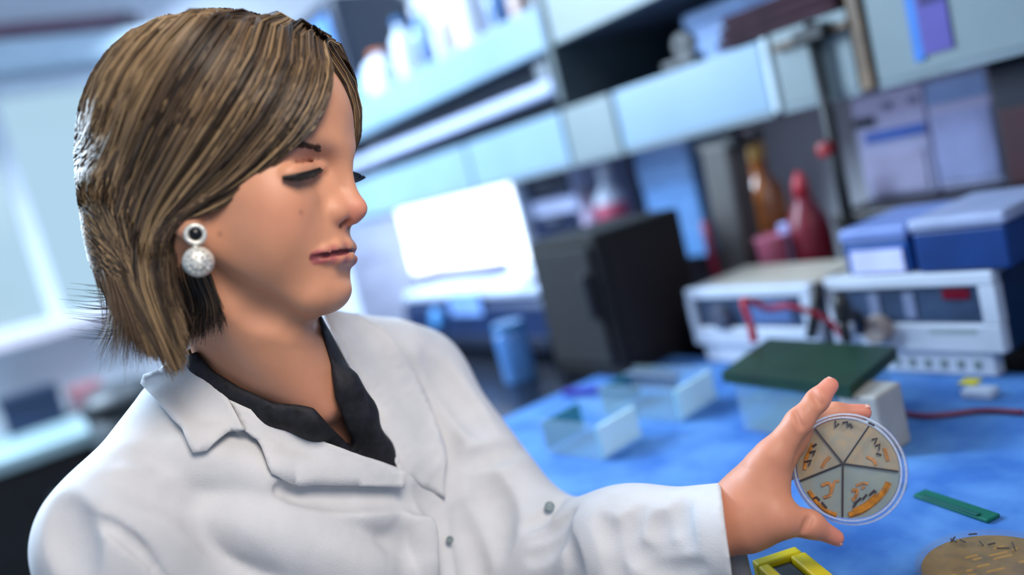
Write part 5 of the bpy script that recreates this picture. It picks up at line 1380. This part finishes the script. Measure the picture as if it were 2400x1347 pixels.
def strand_set(n, side, layer, seed, lo_g=0.0, hi_g=NG - 1.0):
    r = np.random.default_rng(seed)
    gpos = lo_g + (hi_g - lo_g) * r.random(n)
    i0 = np.clip(gpos.astype(int), 0, NG - 2); t = (gpos - i0)[:, None, None]
    P = GA[i0] * (1 - t) + GA[i0 + 1] * t
    s_ = np.linspace(0, 1, NK)[None, :]
    clump = np.floor(gpos * 14)
    cr = np.random.default_rng(99).normal(0, 1, (400, 6))[(clump.astype(int)) % 400]
    # lateral waviness: clump and single-hair
    ph = r.random((n, 1)) * 6.28
    dy = 0.0022 * np.sin(3.0 * s_ + cr[:, :1] * 3) * cr[:, 1:2] + 0.0012 * np.sin(5 * s_ + ph) + r.normal(0, 0.0016, (n, 1)) * (0.12 + s_)
    dz = 0.0016 * np.sin(2.5 * s_ + cr[:, 2:3] * 3) + r.normal(0, 0.0016, (n, 1)) * (0.12 + 1.4 * s_)
    P = P.copy()
    P[..., 1] += dy; P[..., 2] += dz
    lay = layer * r.random((n, 1)) + 0.0012 * cr[:, 3:4]
    c0 = np.array([0, -0.012, 0.0])
    V_ = P - c0; L_ = np.linalg.norm(V_ * np.array([1, 1, 0.6]), axis=2, keepdims=True)
    P = P - V_ / L_ * lay[..., None]
    if side < 0:
        P[..., 0] *= -1
    # shorten some
    cut = np.clip(r.normal(0.97, 0.05, n), 0.72, 1.0)
    sv = np.linspace(0, 1, 16)[None, :] * cut[:, None] * (NK - 1)
    a = np.clip(sv.astype(int), 0, NK - 2); ft = (sv - a)[..., None]
    ii = np.arange(n)[:, None]
    P = P[ii, a] * (1 - ft) + P[ii, a + 1] * ft
    P = push_out(P, (0.0015 + 0.004 * r.random((n, 1))) * np.ones((1, P.shape[1])))
    hi_ = np.clip(0.5 + 0.30 * cr[:, 4] + r.normal(0, 0.26, n), 0, 1)[:, None]
    hi_ = hi_ * np.where((lay / max(layer, 1e-6)) > 0.75, 0.45, 1.0)
    C_ = np.where(hi_ < 0.5, DRK * (1 - hi_ * 2) + MID * hi_ * 2, MID * (2 - hi_ * 2) + HI * (hi_ * 2 - 1))
    return P, C_
cap_m = mat('hair_mass', (62, 42, 28), 0.6, var=0.3, scale=60)
hair = quad_mesh('hair', h2w(Vk), Qk, cap_m, person)
hair['label'] = 'straight brown chin-length bob with golden strands, swept across the forehead'
PS, CS = [], []
for n, sd, ly, sdv, g0_ in ((7500, 1, 0.010, 1, 0.0), (2600, -1, 0.010, 2, 0.0), (1500, 1, 0.004, 3, 6.6), (600, -1, 0.004, 4, 6.6)):
    P_, C_ = strand_set(n, sd, ly, sdv, g0_); PS.append(P_); CS.append(C_)
PS = np.concatenate(PS); CS = np.concatenate(CS)
strands_mesh('hair_strands', h2w(PS), rng.uniform(0.00045, 0.00090, len(PS)), hair_m, hair, CS)
# far-side fringe falling past the forehead
FR = []
for i in range(480):
    t = rng.random(); a = rng.normal(0, 1, 4)
    p = [HP(700 + 90 * t + 3 * a[0], 62 + 40 * t, -0.012 - 0.01 * t), HP(770 + 45 * t, 110 + 30 * t, -0.022), HP(815 + 16 * t + 2 * a[1], 165 + 22 * t, -0.032), HP(826 + 8 * t + 2 * a[2], 215 + 25 * t, -0.038), HP(822 + 4 * a[3], 250 + 25 * rng.random(), -0.042)]
    FR.append(h2w(np.array(bezier_pts(p, 4))))
strands_mesh('fringe', FR, 0.0008, hair_m, hair, np.where(rng.random((480, 1)) < 0.5, MID, DRK))
# wisps standing off at the back, thin strands over the temple
WI, WC = [], []
for i in range(330):
    g0 = 5.5 + 2.4 * rng.random(); i0 = min(int(g0), NG - 2); tt = g0 - i0
    P_ = GA[i0] * (1 - tt) + GA[i0 + 1] * tt
    k0 = int(rng.integers(8, 30)); P_ = P_[k0:]
    n = len(P_); s_ = np.linspace(0, 1, n)[:, None]
    outw = np.array([0.25 * rng.normal(), -1.0, 0.25 * rng.normal()])
    P_ = P_ + outw * (0.018 * rng.random() * s_ + 0.026 * rng.random() * s_ ** 3)
    sv = np.linspace(0, n - 1.001, 14); a = sv.astype(int); P_ = P_[a] * (1 - (sv - a))[:, None] + P_[np.minimum(a + 1, n - 1)] * (sv - a)[:, None]
    WI.append(h2w(P_)); WC.append(MID)
for i in range(80):
    v0 = 640 + 120 * rng.random(); u0 = 300 + 50 * rng.random(); L_ = 60 + 110 * rng.random()
    x = 0.03 + 0.03 * rng.random(); k = rng.random()
    P_ = np.array(bezier_pts([HP(u0 + 30, v0 - 70, x), HP(u0, v0 - 5, x), HP(u0 - L_ * 0.45, v0 + 28 * k + 14, x), HP(u0 - L_, v0 + 30 * k + 8, x)], 5))
    sv = np.linspace(0, len(P_) - 1.001, 14); a = sv.astype(int); P_ = P_[a] * (1 - (sv - a))[:, None] + P_[a + 1] * (sv - a)[:, None]
    WI.append(h2w(P_)); WC.append(DRK)
strands_mesh('flyaway_wisps', WI, 0.00042, hair_m, hair, np.array(WC))
# hair hanging behind the neck, under the ear
NP = []; NC = []
for i in range(900):
    t = rng.random(); a = rng.normal(0, 1, 4); x = 0.058 - 0.075 * rng.random()
    u0 = 392 + 70 * t; e = 1 - abs(2 * t - 1)
    P_ = bezier_pts([HP(u0 - 8, 505 + 8 * a[0], x), HP(u0 + 5, 570, x), HP(u0 + 22 + 12 * t, 650, x * 0.95), HP(u0 + 40 + 16 * t + 3 * a[1], 715, x * 0.9), HP(u0 + 48 + 18 * t - 30 * (1 - t) + 6 * a[2], 755 + 40 * (1 - t) + 14 * a[3], x * 0.88)], 4)
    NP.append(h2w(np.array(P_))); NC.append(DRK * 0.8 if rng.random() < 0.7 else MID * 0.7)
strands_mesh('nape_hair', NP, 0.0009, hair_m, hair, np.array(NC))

# ---- earring
sil_m = mat('silver', (232, 230, 220), 0.3, metal=0.45, var=0.14, scale=400, bump=0.4, bscale=500)
blk_m = mat('black_enamel', (14, 14, 16), 0.15, var=0.1)
def ear_pt(u, v, x): return h2w(HP(u, v, x))
er = bpy.data.objects.new('earring', None); link(er, person); er.empty_display_size = 0.02
er['label'] = 'silver drop earring: ring stud with black centre above a round textured bead'
towards = nrm(CAM - ear_pt(458, 550, 0.078))
c1 = ear_pt(458, 549, 0.0785)
MB().lathe([(0.0044, 0.0), (0.0078, 0.0), (0.0082, 0.0015), (0.0072, 0.0032), (0.0052, 0.0030), (0.0044, 0.0012), (0.0044, 0.0)], 24, c1, towards).build('stud', sil_m, er, smooth=True)
MB().lathe([(0, -0.0005), (0.0046, 0.0), (0.0044, 0.0016), (0.002, 0.0026), (0, 0.0028)], 20, c1, towards).build('black_stone', blk_m, er, smooth=True)
MB().tube([ear_pt(457, 570, 0.079), ear_pt(460, 592, 0.0792)], 0.0016, 8).build('hook', sil_m, er, smooth=True)
c2 = ear_pt(465, 613, 0.077)
mbb = MB(); mbb.lathe([(0.0112 * math.sin(math.pi * i / 14), -0.0100 * math.cos(math.pi * i / 14)) for i in range(15)], 26, c2, towards)
mbb.build('bead', sil_m, er, smooth=True)
for ring in range(2):
    for i in range(8 + 6 * ring):
        a = 2 * math.pi * i / (8 + 6 * ring); th = 0.42 + 0.42 * ring
        e1 = nrm(np.cross(towards, [0, 0, 1])); e2 = np.cross(towards, e1)
        dv = towards * math.cos(th) + (e1 * math.cos(a) + e2 * math.sin(a)) * math.sin(th)
        MB().lathe([(0, 0.0004), (0.0011, 0.0003), (0.0009, 0.0010), (0, 0.0013)], 8, c2 + dv * 0.0104, dv).build('bead_stud', sil_m, er, smooth=True)

# ---- trousers, shoes and the stool she sits on (below the frame)
HIPZ = float((T0 - 0.50 * tu)[2]); tfh = nrm([tf[0], tf[1], 0.0]); tlh = nrm([tl[0], tl[1], 0.0])
hipc = T0 - 0.50 * tu
lg = Field(np.minimum(hipc, hipc + tfh * 0.6) - np.array([0.25, 0.25, HIPZ + 0.02]), np.maximum(hipc, hipc + tfh * 0.6) + np.array([0.25, 0.25, 0.12]), 0.007)
shoe = []
for s in (-1, 1):
    h_ = hipc + s * 0.085 * tlh; k_ = h_ + 0.40 * tfh; k_[2] = 0.585; a_ = k_ + 0.02 * tfh; a_[2] = 0.11
    lg.cone(h_, k_, 0.080, 0.060, 0.03); lg.cone(k_, a_, 0.058, 0.042, 0.02); shoe.append(a_)
Vl, Ql = lg.mesh()
quad_mesh('trousers', Vl, Ql, mat('dark_trousers', (34, 36, 46), 0.8, var=0.15), person)
for a_ in shoe:
    sf = Field(np.minimum(a_, a_ + tfh * 0.2) - np.array([0.09, 0.09, 0.12]), np.maximum(a_, a_ + tfh * 0.2) + 0.09, 0.005)
    sf.cone((a_[0], a_[1], 0.05), np.array([a_[0], a_[1], 0.036]) + tfh * 0.14, 0.046, 0.034, 0.02)
    sf.cone((a_[0], a_[1], 0.05), (a_[0], a_[1], 0.10), 0.046, 0.046, 0.02)
    Vl, Ql = sf.mesh(); Vl[:, 2] = np.maximum(Vl[:, 2], 0.002)
    quad_mesh('shoe', Vl, Ql, mat('black_shoe', (22, 20, 20), 0.5), person)
seat_z = float(Vc[:, 2].min()) - 0.002
st = empty('lab_stool', (hipc[0], hipc[1], 0.0), 'round black lab stool she sits on', 'stool')
MB().lathe([(0, seat_z - 0.05), (0.16, seat_z - 0.05), (0.175, seat_z - 0.03), (0.17, seat_z - 0.005), (0, seat_z)], 28).build('seat', mat('stool_vinyl', (28, 28, 32), 0.5), st, smooth=True)
MB().tube([(0, 0, 0.06), (0, 0, seat_z - 0.05)], 0.022, 14).build('post', mat('stool_chrome', (170, 174, 180), 0.25, metal=0.9), st, smooth=True)
for k in range(5):
    a = 2 * math.pi * k / 5 + 0.4
    MB().tube([(0, 0, 0.075), (0.24 * math.cos(a), 0.24 * math.sin(a), 0.05)], 0.014, 8).build('leg', mat('stool_chrome', (170, 174, 180)), st)
    MB().lathe([(0, -0.012), (0.025, -0.012), (0.025, 0.012), (0, 0.012)], 14, (0.24 * math.cos(a), 0.24 * math.sin(a), 0.026), (-math.sin(a), math.cos(a), 0)).build('caster', cap_k, st)
